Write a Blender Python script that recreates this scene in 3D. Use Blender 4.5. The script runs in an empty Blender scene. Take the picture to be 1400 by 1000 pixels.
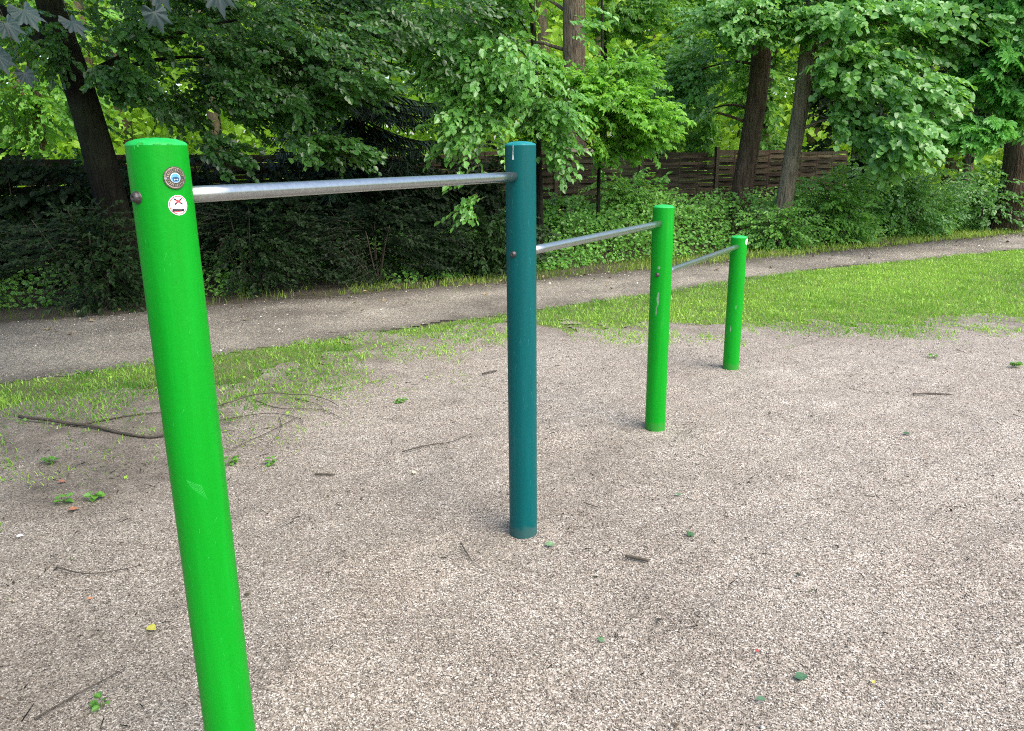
import bpy, math
import numpy as np
from math import radians as R_, sin, cos, pi

rng = np.random.default_rng(7)
scene = bpy.context.scene
COL = scene.collection

# ------------------------------------------------------------------ helpers
def nrm(a):
    return a / np.maximum(np.linalg.norm(a, axis=-1, keepdims=True), 1e-9)

_nd = [(np.random.default_rng(100 + i)) for i in range(4)]
_ND = [nrm(g.normal(size=(10, 3))) * g.uniform(.6, 1.8, (10, 1)) for g in _nd]
_NP = [g.uniform(0, 6.28, 10) for g in _nd]
def noise3(p, scale=1.0, k=0):
    """smooth pseudo noise, about -1..1"""
    p = np.asarray(p, float)
    if p.shape[-1] == 2:
        p = np.concatenate([p, np.zeros(p.shape[:-1] + (1,))], -1)
    return np.sin(p @ (_ND[k].T * scale * 2.2) + _NP[k]).sum(-1) / 4.2

class MB:
    """collects vertices and faces, then links them as one mesh object"""
    def __init__(s):
        s.V = []; s.F = []; s.n = 0
    def add(s, V, F, mat=0, tint=None, smooth=True):
        V = np.asarray(V, float).reshape(-1, 3)
        if not isinstance(F, list): F = [F]
        if tint is None: tint = np.full(len(V), .5)
        else: tint = np.broadcast_to(np.asarray(tint, float), (len(V),))
        s.V.append((V, tint))
        for f in F:
            f = np.asarray(f, dtype=np.int64)
            if f.size: s.F.append((f + s.n, mat, smooth))
        s.n += len(V)
    def build(s, name, mats, parent=None, origin=(0, 0, 0), root=None):
        o3 = np.array(origin, float)
        V = np.concatenate([v for v, _ in s.V]) - o3
        tint = np.concatenate([t for _, t in s.V])
        me = bpy.data.meshes.new(name)
        me.vertices.add(len(V)); me.vertices.foreach_set('co', V.astype(np.float32).ravel())
        loops = np.concatenate([f.ravel() for f, _, _ in s.F])
        tot = np.concatenate([np.full(len(f), f.shape[1]) for f, _, _ in s.F])
        mi = np.concatenate([np.full(len(f), m) for f, m, _ in s.F])
        sm = np.concatenate([np.full(len(f), b) for f, _, b in s.F])
        st = np.concatenate([[0], np.cumsum(tot)[:-1]])
        me.loops.add(len(loops)); me.loops.foreach_set('vertex_index', loops.astype(np.int32))
        me.polygons.add(len(tot))
        me.polygons.foreach_set('loop_start', st.astype(np.int32))
        me.polygons.foreach_set('material_index', mi.astype(np.int32))
        me.polygons.foreach_set('use_smooth', sm.astype(bool))
        at = me.attributes.new('tint', 'FLOAT', 'POINT'); at.data.foreach_set('value', tint.astype(np.float32))
        for m in (mats if isinstance(mats, (list, tuple)) else [mats]): me.materials.append(m)
        me.update(calc_edges=True); me.validate()
        o = bpy.data.objects.new(name, me); COL.objects.link(o)
        if parent is not None: o.parent = parent
        else: o.location = origin
        return o

def tag(o, label=None, cat=None, group=None, kind=None):
    if label: o['label'] = label
    if cat: o['category'] = cat
    if group: o['group'] = group
    if kind: o['kind'] = kind
    return o
def empty(name, loc):
    o = bpy.data.objects.new(name, None); o.empty_display_size = .2
    COL.objects.link(o); o.location = loc; return o

def tube(pts, rad, n=10, cap=True):
    pts = np.asarray(pts, float); m = len(pts)
    rad = np.broadcast_to(np.asarray(rad, float), (m,))
    t = nrm(np.gradient(pts, axis=0))
    ref = np.array([0, 0, 1.]) if abs(t[0][2]) < .9 else np.array([1., 0, 0])
    V = []
    for i in range(m):
        a = nrm(np.cross(t[i], ref)); b = np.cross(a, t[i])
        ref = b if abs(t[i][2]) < 2 else ref
        th = np.arange(n) * 2 * pi / n
        V.append(pts[i] + rad[i] * (np.cos(th)[:, None] * a + np.sin(th)[:, None] * b))
        ref = np.cross(t[i], a) * -1
    V = np.concatenate(V)
    Q = []
    for i in range(m - 1):
        for j in range(n):
            k = (j + 1) % n
            Q.append((i * n + j, i * n + k, (i + 1) * n + k, (i + 1) * n + j))
    F = [np.array(Q)]
    if cap:
        V = np.concatenate([V, pts[:1], pts[-1:]])
        F.append(np.array([(j, m * n, (j + 1) % n) for j in range(n)] + [((m - 1) * n + j, (m - 1) * n + (j + 1) % n, m * n + 1) for j in range(n)]))
    return V, F

def lathe(cx, cy, prof, n=48):
    V = []; th = np.arange(n) * 2 * pi / n
    for r, z in prof:
        V.append(np.stack([cx + r * np.cos(th), cy + r * np.sin(th), np.full(n, z)], -1))
    V = np.concatenate(V); m = len(prof); Q = []
    for i in range(m - 1):
        for j in range(n):
            k = (j + 1) % n
            Q.append((i * n + j, i * n + k, (i + 1) * n + k, (i + 1) * n + j))
    return V, np.array(Q)

def box(c, s, rz=0):
    c = np.array(c, float); s = np.array(s, float) / 2
    b = np.array([(x, y, z) for x in (-1, 1) for y in (-1, 1) for z in (-1, 1)], float) * s
    R = np.array([[cos(rz), -sin(rz), 0], [sin(rz), cos(rz), 0], [0, 0, 1]])
    return b @ R.T + c, np.array([(0, 1, 3, 2), (4, 6, 7, 5), (0, 4, 5, 1), (2, 3, 7, 6), (0, 2, 6, 4), (1, 5, 7, 3)])

def smoothpath(ctrl, n):
    ctrl = np.asarray(ctrl, float); m = len(ctrl)
    t = np.linspace(0, m - 1, n); out = []
    P = np.concatenate([[2 * ctrl[0] - ctrl[1]], ctrl, [2 * ctrl[-1] - ctrl[-2]]])
    for x in t:
        i = min(int(x), m - 2); u = x - i
        p0, p1, p2, p3 = P[i:i + 4]
        out.append(.5 * ((2 * p1) + (-p0 + p2) * u + (2 * p0 - 5 * p1 + 4 * p2 - p3) * u * u + (-p0 + 3 * p1 - 3 * p2 + p3) * u ** 3))
    return np.array(out)

def in_poly(P, poly):
    x, y = P[:, 0], P[:, 1]; c = np.zeros(len(P), bool); n = len(poly)
    for i in range(n):
        x1, y1 = poly[i]; x2, y2 = poly[(i + 1) % n]
        if y1 == y2: continue
        k = ((y1 > y) != (y2 > y)) & (x < (x2 - x1) * (y - y1) / (y2 - y1) + x1)
        c ^= k
    return c
def dist_line(P, line):
    d = np.full(len(P), 1e9)
    for a, b in zip(line[:-1], line[1:]):
        a = np.array(a); b = np.array(b); ab = b - a
        t = np.clip(((P - a) @ ab) / (ab @ ab), 0, 1)
        d = np.minimum(d, np.linalg.norm(P - a - t[:, None] * ab, axis=1))
    return d

# ------------------------------------------------------------------ materials
def mat(name):
    m = bpy.data.materials.new(name); m.use_nodes = True
    nt = m.node_tree; nt.nodes.clear()
    out = nt.nodes.new('ShaderNodeOutputMaterial')
    return m, nt, out
def N(nt, t, **kw):
    n = nt.nodes.new(t)
    for k, v in kw.items():
        if k in n.inputs: n.inputs[k].default_value = v
        else: setattr(n, k, v)
    return n
def ramp(nt, fac, stops):
    r = nt.nodes.new('ShaderNodeValToRGB'); e = r.color_ramp.elements
    while len(e) < len(stops): e.new(.5)
    for el, (p, c) in zip(e, stops):
        el.position = p; el.color = (*c, 1)
    nt.links.new(fac, r.inputs[0]); return r.outputs[0]
def mixc(nt, fac, a, b, mode='MIX'):
    m = nt.nodes.new('ShaderNodeMix'); m.data_type = 'RGBA'; m.blend_type = mode
    for sock, v in ((m.inputs[0], fac), (m.inputs[6], a), (m.inputs[7], b)):
        if hasattr(v, 'is_linked') or isinstance(v, bpy.types.NodeSocket): nt.links.new(v, sock)
        elif isinstance(v, tuple): sock.default_value = (*v, 1) if len(v) == 3 else v
        else: sock.default_value = v
    return m.outputs[2]
def coord(nt, scale=(1, 1, 1)):
    tc = nt.nodes.new('ShaderNodeTexCoord'); mp = nt.nodes.new('ShaderNodeMapping')
    mp.inputs['Scale'].default_value = scale
    nt.links.new(tc.outputs['Object'], mp.inputs[0]); return mp.outputs[0]
def noise(nt, vec, scale, detail=4, rough=.55):
    n = N(nt, 'ShaderNodeTexNoise', Scale=scale, Detail=detail, Roughness=rough)
    nt.links.new(vec, n.inputs['Vector']); return n.outputs['Fac']
def bump(nt, h, strength, dist):
    b = N(nt, 'ShaderNodeBump', Strength=strength, Distance=dist)
    nt.links.new(h, b.inputs['Height']); return b.outputs[0]
def bsdf(nt, out, color=None, rough=.6, normal=None, **kw):
    p = nt.nodes.new('ShaderNodeBsdfPrincipled')
    if isinstance(color, tuple): p.inputs['Base Color'].default_value = (*color, 1)
    elif color is not None: nt.links.new(color, p.inputs['Base Color'])
    if isinstance(rough, (int, float)): p.inputs['Roughness'].default_value = rough
    else: nt.links.new(rough, p.inputs['Roughness'])
    if normal is not None: nt.links.new(normal, p.inputs['Normal'])
    for k, v in kw.items(): p.inputs[k.replace('_', ' ')].default_value = v
    if out: nt.links.new(p.outputs[0], out.inputs[0])
    return p
def attr(nt, name='tint'):
    a = nt.nodes.new('ShaderNodeAttribute'); a.attribute_name = name; return a.outputs['Fac']

def leaf_mat(name, dark, light, trans, tfac=.35, rough=.42, spec=.5):
    m, nt, out = mat(name)
    c = ramp(nt, attr(nt), [(0, dark), (1, light)])
    p = bsdf(nt, None, c, rough); p.inputs['Specular IOR Level'].default_value = spec
    t = nt.nodes.new('ShaderNodeBsdfTranslucent')
    tc = mixc(nt, .65, c, trans); nt.links.new(tc, t.inputs[0])
    mx = nt.nodes.new('ShaderNodeMixShader'); mx.inputs[0].default_value = tfac
    nt.links.new(p.outputs[0], mx.inputs[1]); nt.links.new(t.outputs[0], mx.inputs[2])
    nt.links.new(mx.outputs[0], out.inputs[0]); return m

def bark_mat(name, a, b, sc=1.):
    m, nt, out = mat(name)
    v = coord(nt, (sc * 9, sc * 9, sc * 1.6)); n1 = noise(nt, v, 2.2, 6, .65)
    v2 = coord(nt); n2 = noise(nt, v2, 1.1, 3)
    vo = N(nt, 'ShaderNodeTexVoronoi', Scale=3.0, feature='DISTANCE_TO_EDGE'); nt.links.new(v, vo.inputs['Vector'])
    c = ramp(nt, n1, [(.3, a), (.7, b)])
    c = mixc(nt, ramp(nt, n2, [(.45, (0, 0, 0)), (.7, (.5, .5, .5))]), c, (.05, .07, .03))
    h = N(nt, 'ShaderNodeMath', operation='ADD'); nt.links.new(n1, h.inputs[0]); nt.links.new(vo.outputs['Distance'], h.inputs[1])
    bsdf(nt, out, c, .95, bump(nt, h.outputs[0], 1., .05), Specular_IOR_Level=.15); return m

def plain(name, c, rough=.6, var=.25, sc=8., metal=0., bstr=.2):
    m, nt, out = mat(name)
    n = noise(nt, coord(nt), sc, 4)
    lo = tuple(x * (1 - var) for x in c); hi = tuple(min(1, x * (1 + var)) for x in c)
    bsdf(nt, out, ramp(nt, n, [(.3, lo), (.7, hi)]), rough, bump(nt, n, bstr, .01), Metallic=metal); return m

def paint_mat(name, c, c2, rough=.34):
    m, nt, out = mat(name)
    v = coord(nt); vs = coord(nt, (14, 14, .9))
    n1 = noise(nt, v, 5, 5); n2 = noise(nt, vs, 2.5, 5, .6); n3 = noise(nt, v, 60, 3)
    col = mixc(nt, ramp(nt, n2, [(.35, (0, 0, 0)), (.75, (1, 1, 1))]), c, c2)
    # faint rubbed, chalky places in the paint
    k = N(nt, 'ShaderNodeMath', operation='MULTIPLY'); nt.links.new(n1, k.inputs[0]); nt.links.new(n2, k.inputs[1])
    col = mixc(nt, ramp(nt, k.outputs[0], [(.36, (0, 0, 0)), (.5, (.22, .22, .22))]), col, tuple(min(1, x * 1.3 + .06) for x in c2))
    # dusty splash at the foot, with a ragged upper edge
    sx = nt.nodes.new('ShaderNodeSeparateXYZ'); nt.links.new(v, sx.inputs[0])
    zz = N(nt, 'ShaderNodeMath', operation='MULTIPLY_ADD'); nt.links.new(noise(nt, v, 22, 5, .7), zz.inputs[0]); zz.inputs[1].default_value = -.09; nt.links.new(sx.outputs[2], zz.inputs[2])
    col = mixc(nt, ramp(nt, zz.outputs[0], [(.0, (.2, .2, .2)), (.02, (0, 0, 0))]), col, (.13, .115, .09))
    # fine grime specks
    col = mixc(nt, ramp(nt, noise(nt, v, 38, 6, .75), [(.62, (0, 0, 0)), (.72, (.35, .35, .35))]), col, tuple(x * .35 + .01 for x in c))
    h = N(nt, 'ShaderNodeMath', operation='MULTIPLY_ADD'); nt.links.new(n2, h.inputs[0]); h.inputs[1].default_value = 2.
    nt.links.new(n3, h.inputs[2])
    rr = N(nt, 'ShaderNodeMapRange'); rr.inputs[3].default_value = rough - .06; rr.inputs[4].default_value = rough + .22
    nt.links.new(n1, rr.inputs[0])
    bsdf(nt, out, col, rr.outputs[0], bump(nt, h.outputs[0], .16, .004), Specular_IOR_Level=.2); return m

M = {}
M['green'] = paint_mat('green_paint', (.0005, .245, .009), (.0015, .295, .014))
M['teal'] = paint_mat('teal_paint', (.0, .074, .078), (.0, .092, .096))
M['green_rub'] = plain('rubbed_green', (.02, .40, .05), .5, .2, 90)
M['teal_rub'] = plain('rubbed_teal', (.01, .16, .17), .5, .2, 90)
M['green_top'] = paint_mat('skylit_worn_green', (.006, .33, .05), (.03, .42, .11), .4)  # dome tops: worn paint, plus sky light from above painted in as paler tone
M['teal_top'] = paint_mat('skylit_worn_teal', (.004, .15, .17), (.02, .25, .27), .4)
M['bare'] = plain('worn_paint', (.16, .27, .16), .7, .35, 60)
M['dropping'] = plain('dropping_white', (.62, .66, .64), .8, .2, 90)
M['steel'] = None
m, nt, out = mat('brushed_steel')
v = coord(nt, (6, 6, 6)); n1 = noise(nt, v, 14, 4)
rr = N(nt, 'ShaderNodeMapRange'); rr.inputs[3].default_value = .26; rr.inputs[4].default_value = .38; nt.links.new(n1, rr.inputs[0])
bsdf(nt, out, ramp(nt, n1, [(.3, (.38, .405, .41)), (.7, (.45, .475, .48))]), rr.outputs[0], bump(nt, n1, .02, .001), Metallic=1.)
M['steel'] = m
M['bolt'] = plain('weathered_bolt', (.07, .066, .066), .5, .4, 200, .6)
M['brass'] = plain('plaque_metal', (.33, .27, .2), .4, .3, 200, .8)
M['plaque_dark'] = plain('plaque_dark', (.075, .07, .065), .5, .3, 200, .5)
M['plaque_blue'] = plain('plaque_blue', (.09, .34, .62), .4, .1, 200)
M['plaque_navy'] = plain('plaque_navy', (.02, .06, .14), .4, .1, 200)
M['white'] = plain('sticker_white', (.78, .8, .82), .4, .06, 60)
M['red'] = plain('sticker_red', (.5, .05, .06), .4, .1, 60)
M['black'] = plain('sticker_black', (.02, .015, .03), .4, .1, 60)
M['pale_blue'] = plain('sticker_pale', (.5, .66, .7), .4, .1, 60)

M['bark_dark'] = bark_mat('dark_bark', (.004, .004, .003), (.017, .016, .011))
M['bark_brown'] = bark_mat('red_brown_bark', (.035, .024, .017), (.15, .105, .075), .8)
M['bark_grey'] = bark_mat('grey_bark', (.10, .085, .06), (.28, .235, .175), .8)
M['bark_mid'] = bark_mat('mid_bark', (.06, .045, .032), (.21, .165, .12), .8)
M['stick'] = plain('stick_bark', (.055, .045, .033), .85, .45, 40)
M['twig'] = plain('twig_bark', (.055, .045, .03), .8, .4, 30)
M['twig_g'] = plain('green_twig', (.08, .11, .03), .7, .3, 30)
M['leaf_beech'] = leaf_mat('beech_leaf', (.016, .06, .016), (.075, .20, .045), (.22, .52, .03), .36, .30, .6)
M['leaf_gloss'] = leaf_mat('glossy_leaf', (.06, .20, .045), (.21, .46, .11), (.32, .68, .06), .40, .30, .65)
M['leaf_maple'] = leaf_mat('maple_leaf', (.08, .25, .03), (.24, .52, .07), (.36, .70, .04), .45, .36)
M['leaf_lime'] = leaf_mat('lime_leaf', (.06, .19, .045), (.20, .43, .11), (.30, .66, .06), .40, .32, .6)
M['leaf_chestnut'] = leaf_mat('chestnut_leaf', (.09, .30, .06), (.24, .56, .15), (.30, .70, .09), .42, .42)
M['leaf_cover'] = leaf_mat('cover_leaf', (.07, .22, .035), (.26, .54, .10), (.34, .66, .06), .40, .38)
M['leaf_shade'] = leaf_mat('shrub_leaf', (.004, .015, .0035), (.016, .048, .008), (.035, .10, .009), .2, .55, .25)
M['leaf_far'] = leaf_mat('far_leaf', (.10, .25, .02), (.34, .54, .05), (.48, .72, .05), .48, .5)
M['leaf_mid'] = leaf_mat('mid_leaf', (.05, .17, .03), (.19, .42, .06), (.32, .62, .04), .45, .42)
M['needle'] = leaf_mat('needle', (.008, .03, .012), (.02, .06, .02), (.05, .14, .02), .15, .5)
M['grass'] = leaf_mat('grass_blade', (.06, .19, .018), (.37, .60, .09), (.36, .65, .05), .38, .5)
M['grass_dim'] = leaf_mat('verge_grass', (.05, .09, .014), (.32, .48, .06), (.34, .54, .05), .34, .55)
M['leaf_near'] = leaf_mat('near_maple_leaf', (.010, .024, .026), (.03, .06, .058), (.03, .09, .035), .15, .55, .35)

# pebbles
PEB = [(0, (.05, .043, .037)), (.2, (.14, .121, .101)), (.45, (.25, .221, .188)), (.7, (.355, .318, .276)), (.88, (.51, .472, .425)), (1, (.76, .735, .70))]
m, nt, out = mat('pebble')
bsdf(nt, out, ramp(nt, attr(nt), PEB), .75); M['pebble'] = m
# gravel sheet
m, nt, out = mat('gravel')
v = coord(nt)
vo = N(nt, 'ShaderNodeTexVoronoi', Scale=235.); nt.links.new(v, vo.inputs['Vector'])
vb = N(nt, 'ShaderNodeTexVoronoi', Scale=180.); nt.links.new(v, vb.inputs['Vector'])
sp = nt.nodes.new('ShaderNodeSeparateColor'); nt.links.new(vo.outputs['Color'], sp.inputs[0])
sp2 = nt.nodes.new('ShaderNodeSeparateColor'); nt.links.new(vb.outputs['Color'], sp2.inputs[0])
md = N(nt, 'ShaderNodeMath', operation='GREATER_THAN'); nt.links.new(sp2.outputs[1], md.inputs[0]); md.inputs[1].default_value = .55
pv = N(nt, 'ShaderNodeMix'); nt.links.new(md.outputs[0], pv.inputs[0]); nt.links.new(sp.outputs[0], pv.inputs[2]); nt.links.new(sp2.outputs[0], pv.inputs[3])
c = ramp(nt, pv.outputs[0], PEB)
big = noise(nt, v, 1.3, 5); mid = noise(nt, v, 9, 4)
c = mixc(nt, 1., c, ramp(nt, big, [(.3, (.84, .80, .76)), (.7, (1.0, .985, .955))]), 'MULTIPLY')
c = mixc(nt, 1., c, ramp(nt, mid, [(.3, (.84, .82, .81)), (.62, (1.0, 1.0, 1.0))]), 'MULTIPLY')
fine = noise(nt, v, 75, 4, .7)
soil_c = mixc(nt, 1., ramp(nt, mid, [(.3, (.05, .042, .034)), (.7, (.15, .13, .11))]), ramp(nt, fine, [(.38, (.35, .34, .33)), (.62, (1.5, 1.45, 1.35))]), 'MULTIPLY')
tm = N(nt, 'ShaderNodeMath', operation='MULTIPLY'); nt.links.new(attr(nt), tm.inputs[0]); tm.inputs[1].default_value = .8
c = mixc(nt, tm.outputs[0], c, soil_c)
hh = N(nt, 'ShaderNodeMath', operation='ADD'); nt.links.new(vo.outputs['Distance'], hh.inputs[0]); nt.links.new(vb.outputs['Distance'], hh.inputs[1])
bsdf(nt, out, c, .85, bump(nt, hh.outputs[0], -1., .012)); M['gravel'] = m
# trodden path
m, nt, out = mat('path_dirt')
v = coord(nt)
n1 = noise(nt, v, 1.0, 6, .6); n2 = noise(nt, v, 42, 4, .7); n3 = noise(nt, v, 160, 2, .7)
c = ramp(nt, n1, [(.3, (.19, .168, .14)), (.5, (.33, .298, .25)), (.72, (.50, .455, .385))])
c = mixc(nt, 1., c, ramp(nt, n2, [(.35, (.45, .44, .43)), (.62, (1.15, 1.14, 1.12))]), 'MULTIPLY')
c = mixc(nt, 1., c, ramp(nt, n3, [(.38, (.4, .4, .4)), (.62, (1.35, 1.35, 1.35))]), 'MULTIPLY')
c = mixc(nt, attr(nt), c, (.075, .064, .05))
hh = N(nt, 'ShaderNodeMath', operation='ADD'); nt.links.new(n2, hh.inputs[0]); nt.links.new(n3, hh.inputs[1])
bsdf(nt, out, c, .9, bump(nt, hh.outputs[0], .8, .02)); M['path'] = m
# woodland soil
m, nt, out = mat('soil')
v = coord(nt); n1 = noise(nt, v, 2, 6, .65); n2 = noise(nt, v, 55, 4, .7)
c = ramp(nt, n1, [(.3, (.035, .03, .02)), (.7, (.10, .085, .055))])
c = mixc(nt, 1., c, ramp(nt, n2, [(.3, (.5, .5, .5)), (.7, (1.3, 1.25, 1.15))]), 'MULTIPLY')
bsdf(nt, out, c, .95, bump(nt, n2, .9, .03)); M['soil'] = m
# turf under the blades
m, nt, out = mat('turf')
v = coord(nt); n1 = noise(nt, v, 3, 5, .6); n2 = noise(nt, v, 70, 4, .7)
c = ramp(nt, n1, [(.3, (.10, .17, .02)), (.7, (.18, .28, .04))])
c = mixc(nt, ramp(nt, n2, [(.45, (0, 0, 0)), (.65, (.6, .6, .6))]), c, (.20, .18, .09))
c = mixc(nt, attr(nt), c, ramp(nt, n2, [(.4, (.05, .05, .025)), (.65, (.16, .14, .095))]))
bsdf(nt, out, c, .95, bump(nt, n2, .9, .03)); M['turf'] = m
m, nt, out = mat('meadow_turf')
v = coord(nt); n1 = noise(nt, v, .6, 5, .6); n2 = noise(nt, v, 25, 4, .7)
c = ramp(nt, n1, [(.3, (.16, .30, .03)), (.7, (.34, .46, .07))])
c = mixc(nt, 1., c, ramp(nt, n2, [(.3, (.6, .6, .6)), (.7, (1.1, 1.1, 1.1))]), 'MULTIPLY')
bsdf(nt, out, c, .95); M['meadow'] = m
# fence wood
def wood_mat(name, a, b):
    m, nt, out = mat(name)
    v = coord(nt, (1.2, 1.2, 30)); n1 = noise(nt, v, 3.5, 5, .65); n2 = noise(nt, coord(nt), 2.2, 3)
    c = ramp(nt, n1, [(.3, a), (.7, b)])
    c = mixc(nt, ramp(nt, n2, [(.45, (0, 0, 0)), (.7, (.45, .45, .45))]), c, (.06, .075, .04))
    c = mixc(nt, 1., c, ramp(nt, attr(nt), [(0, (.5, .5, .5)), (.75, (1.1, 1.1, 1.1)), (1, (1.9, 1.85, 1.75))]), 'MULTIPLY')
    bsdf(nt, out, c, .85, bump(nt, n1, .5, .01), Specular_IOR_Level=.2); return m
M['lath_red'] = wood_mat('red_brown_lath', (.022, .016, .011), (.072, .052, .036))  # both lath browns darkened: the shade under the trees is in the colour
M['lath_grey'] = wood_mat('weathered_lath', (.016, .013, .009), (.05, .041, .03))
M['wood_pale'] = wood_mat('pale_weathered_wood', (.30, .27, .23), (.55, .50, .44))
M['wood_dark'] = wood_mat('dark_post', (.03, .024, .018), (.09, .07, .05))

# ------------------------------------------------------------------ setting: ground sheets
PATH_FAR = [(-30, -3.2), (-14, 4.1), (-5.36, 7.91), (-3.01, 8.96), (-.09, 10.25), (4.17, 12.46), (7.49, 14.34), (10.6, 16.0), (24, 23.5)]
PATH_NEAR = [(-30, -11), (-14, -1.2), (-3.85, 5.56), (-2.97, 6.16), (-1.38, 7.12), (-.07, 8.0), (2.0, 9.4), (4.2, 10.95), (8.76, 13.16), (24, 20.6)]
GRAVEL_TOP = [(-3.4, 3.2), (-2.93, 4.02), (-2.61, 4.2), (-2.06, 4.4), (-1.42, 4.85), (-1.06, 5.4), (-.63, 6.35), (0., 6.96), (1.19, 6.82), (2.34, 6.9), (3.58, 6.7), (4.8, 7.03), (6.8, 6.6), (9, 5.5)]
GRAVEL = GRAVEL_TOP + [(9, -5), (-3.4, -5)]
POSTS = [(-.73, 1.655), (.042, 3.072), (.861, 4.392), (1.689, 5.725)]

def edge_wobble(P):
    return .16 * noise3(P, 1.6, 0) + .09 * noise3(P, 5., 1) + .05 * noise3(P, 14., 2)
def sdist(P, poly, line):
    d = dist_line(P, line); return np.where(in_poly(P, poly), d, -d)
def gravel_h(P):
    d = np.clip(sdist(P, GRAVEL, GRAVEL_TOP), 0, 1.2) / 1.2
    h = .018 * noise3(P, 1.5, 1) + .011 * noise3(P, 4.5, 2) + .005 * noise3(P, 13., 3) + .018
    for i, (x, y) in enumerate(POSTS):
        r = np.linalg.norm(P - np.array([x, y]), axis=1)
        h = h * (1 - np.exp(-(r / .25) ** 2)) + .004 * np.exp(-(r / .25) ** 2) + .012 * np.exp(-((r - .085) / .035) ** 2) * (1 + .7 * noise3(P, 9., i % 4))
    # scuffed hollow under the second bar
    for (x, y, a) in ((.45, 3.95, -.018), (.62, 4.1, -.012), (.3, 3.75, .010), (1.3, 5.1, -.012)):
        h = h + a * np.exp(-((P[:, 0] - x) ** 2 + (P[:, 1] - y) ** 2) / .02)
    return np.maximum(h, -.001 + .003) * d

def grid_sheet(name, x0, x1, y0, y1, step, z, maskf, m, tintf=None, hf=None):
    nx = int((x1 - x0) / step) + 1; ny = int((y1 - y0) / step) + 1
    X, Y = np.meshgrid(np.linspace(x0, x1, nx), np.linspace(y0, y1, ny))
    P = np.stack([X.ravel(), Y.ravel()], -1)
    ok = maskf(P)
    idx = np.arange(nx * ny).reshape(ny, nx)
    Q = np.stack([idx[:-1, :-1], idx[:-1, 1:], idx[1:, 1:], idx[1:, :-1]], -1).reshape(-1, 4)
    Q = Q[ok[Q].sum(1) >= 3]
    used = np.unique(Q); rm = np.full(nx * ny, -1); rm[used] = np.arange(len(used))
    P = P[used]; Q = rm[Q]
    h = hf(P) if hf else 0
    V = np.column_stack([P, np.full(len(P), z) + h])
    b = MB(); b.add(V, Q, 0, tintf(P) if tintf else 0.)
    return b.build(name, m)

g = MB(); g.add([(-400, -400, -.014), (400, -400, -.014), (400, 400, -.014), (-400, 400, -.014)], np.array([[0, 1, 2, 3]]), 0, 0.)
tag(g.build('ground', M['soil']), kind='structure')

lawn_poly = [(-30, -11)] + PATH_NEAR[1:] + [(24, -11)]
tag(grid_sheet('lawn', -9, 18, -4, 19, .12, -.010, lambda P: (sdist(P, lawn_poly, PATH_NEAR) + .6 * edge_wobble(P) > -.12),
               M['turf'], lambda P: np.clip(.25 + .5 * noise3(P, .9, 3) + np.clip((-P[:, 0] - 1.5) * .2, 0, .3), 0, 1)), kind='structure')

path_poly = PATH_FAR + PATH_NEAR[::-1]
def path_mask(P):
    i = in_poly(P, path_poly); d = np.minimum(dist_line(P, PATH_FAR), dist_line(P, PATH_NEAR))
    return np.where(i, d, -d) + .6 * edge_wobble(P) > 0
def path_tint(P):
    df = dist_line(P, PATH_FAR); dn = dist_line(P, PATH_NEAR)
    t = np.exp(-(df / .45) ** 2) * .9 + np.exp(-(dn / .22) ** 2) * .55 + .12 * noise3(P, 1.3, 2) + .1 * noise3(P, 6, 1)
    return np.clip(t, 0, 1)
tag(grid_sheet('path', -12, 20, -1, 22, .09, -.006, path_mask, M['path'], path_tint), kind='structure')

def grav_tint(P):
    d = sdist(P, GRAVEL, GRAVEL_TOP)
    t = np.where(d > 0, np.exp(-np.clip(d, 0, 9) / .25) * .3, np.clip(.3 - d * .9, 0, .75)) * np.clip(.9 + .6 * noise3(P, 6, 2), .2, 1.4)
    t += np.clip((-1.0 - P[:, 0]) * .5, 0, .6) * np.clip(.7 + .7 * noise3(P, 2.2, 0), 0, 1)
    t += .5 * np.exp(-((P[:, 0] + 2.2) ** 2 + (P[:, 1] - 3.75) ** 2) / .16)
    t += .25 * np.clip(noise3(P, 3.5, 3) - .35, 0, 1) + .06 * np.clip(noise3(P, 9, 1), 0, 1)
    for (x, y, a, s) in ((.45, 3.95, .4, .03), (.6, 4.15, .3, .02), (.1, 3.25, .22, .25), (-.75, 2.0, .2, .3), (.3, 3.7, .2, .3), (.75, 4.3, .2, .06), (-1.3, 3.0, .15, .5), (.9, 2.2, .10, .4), (-.1, 2.95, .25, .03)):
        t += a * np.exp(-((P[:, 0] - x) ** 2 + (P[:, 1] - y) ** 2) / s)
    return np.clip(t, 0, .95)
def grav_mask(P):
    return sdist(P, GRAVEL, GRAVEL_TOP) + 1.6 * edge_wobble(P) > -.75 - .3 * np.clip(-P[:, 0] - .3, 0, 1)
tag(grid_sheet('gravel_bed', -3.9, 8.9, -1, 8.0, .035, -.001, grav_mask, M['gravel'], grav_tint, gravel_h), kind='structure')

# meadow beyond the fence
mq = MB(); mq.add([(-90, 14, -.010), (-9, 14.6, -.010), (1.5, 17.5, -.010), (12, 23.5, -.010), (90, 60, -.010), (90, 110, -.010), (-90, 110, -.010)], [np.array([[0, 1, 2, 3, 4, 5, 6]])], 0, 0., False)
tag(mq.build('meadow', M['meadow']), kind='structure')

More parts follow.
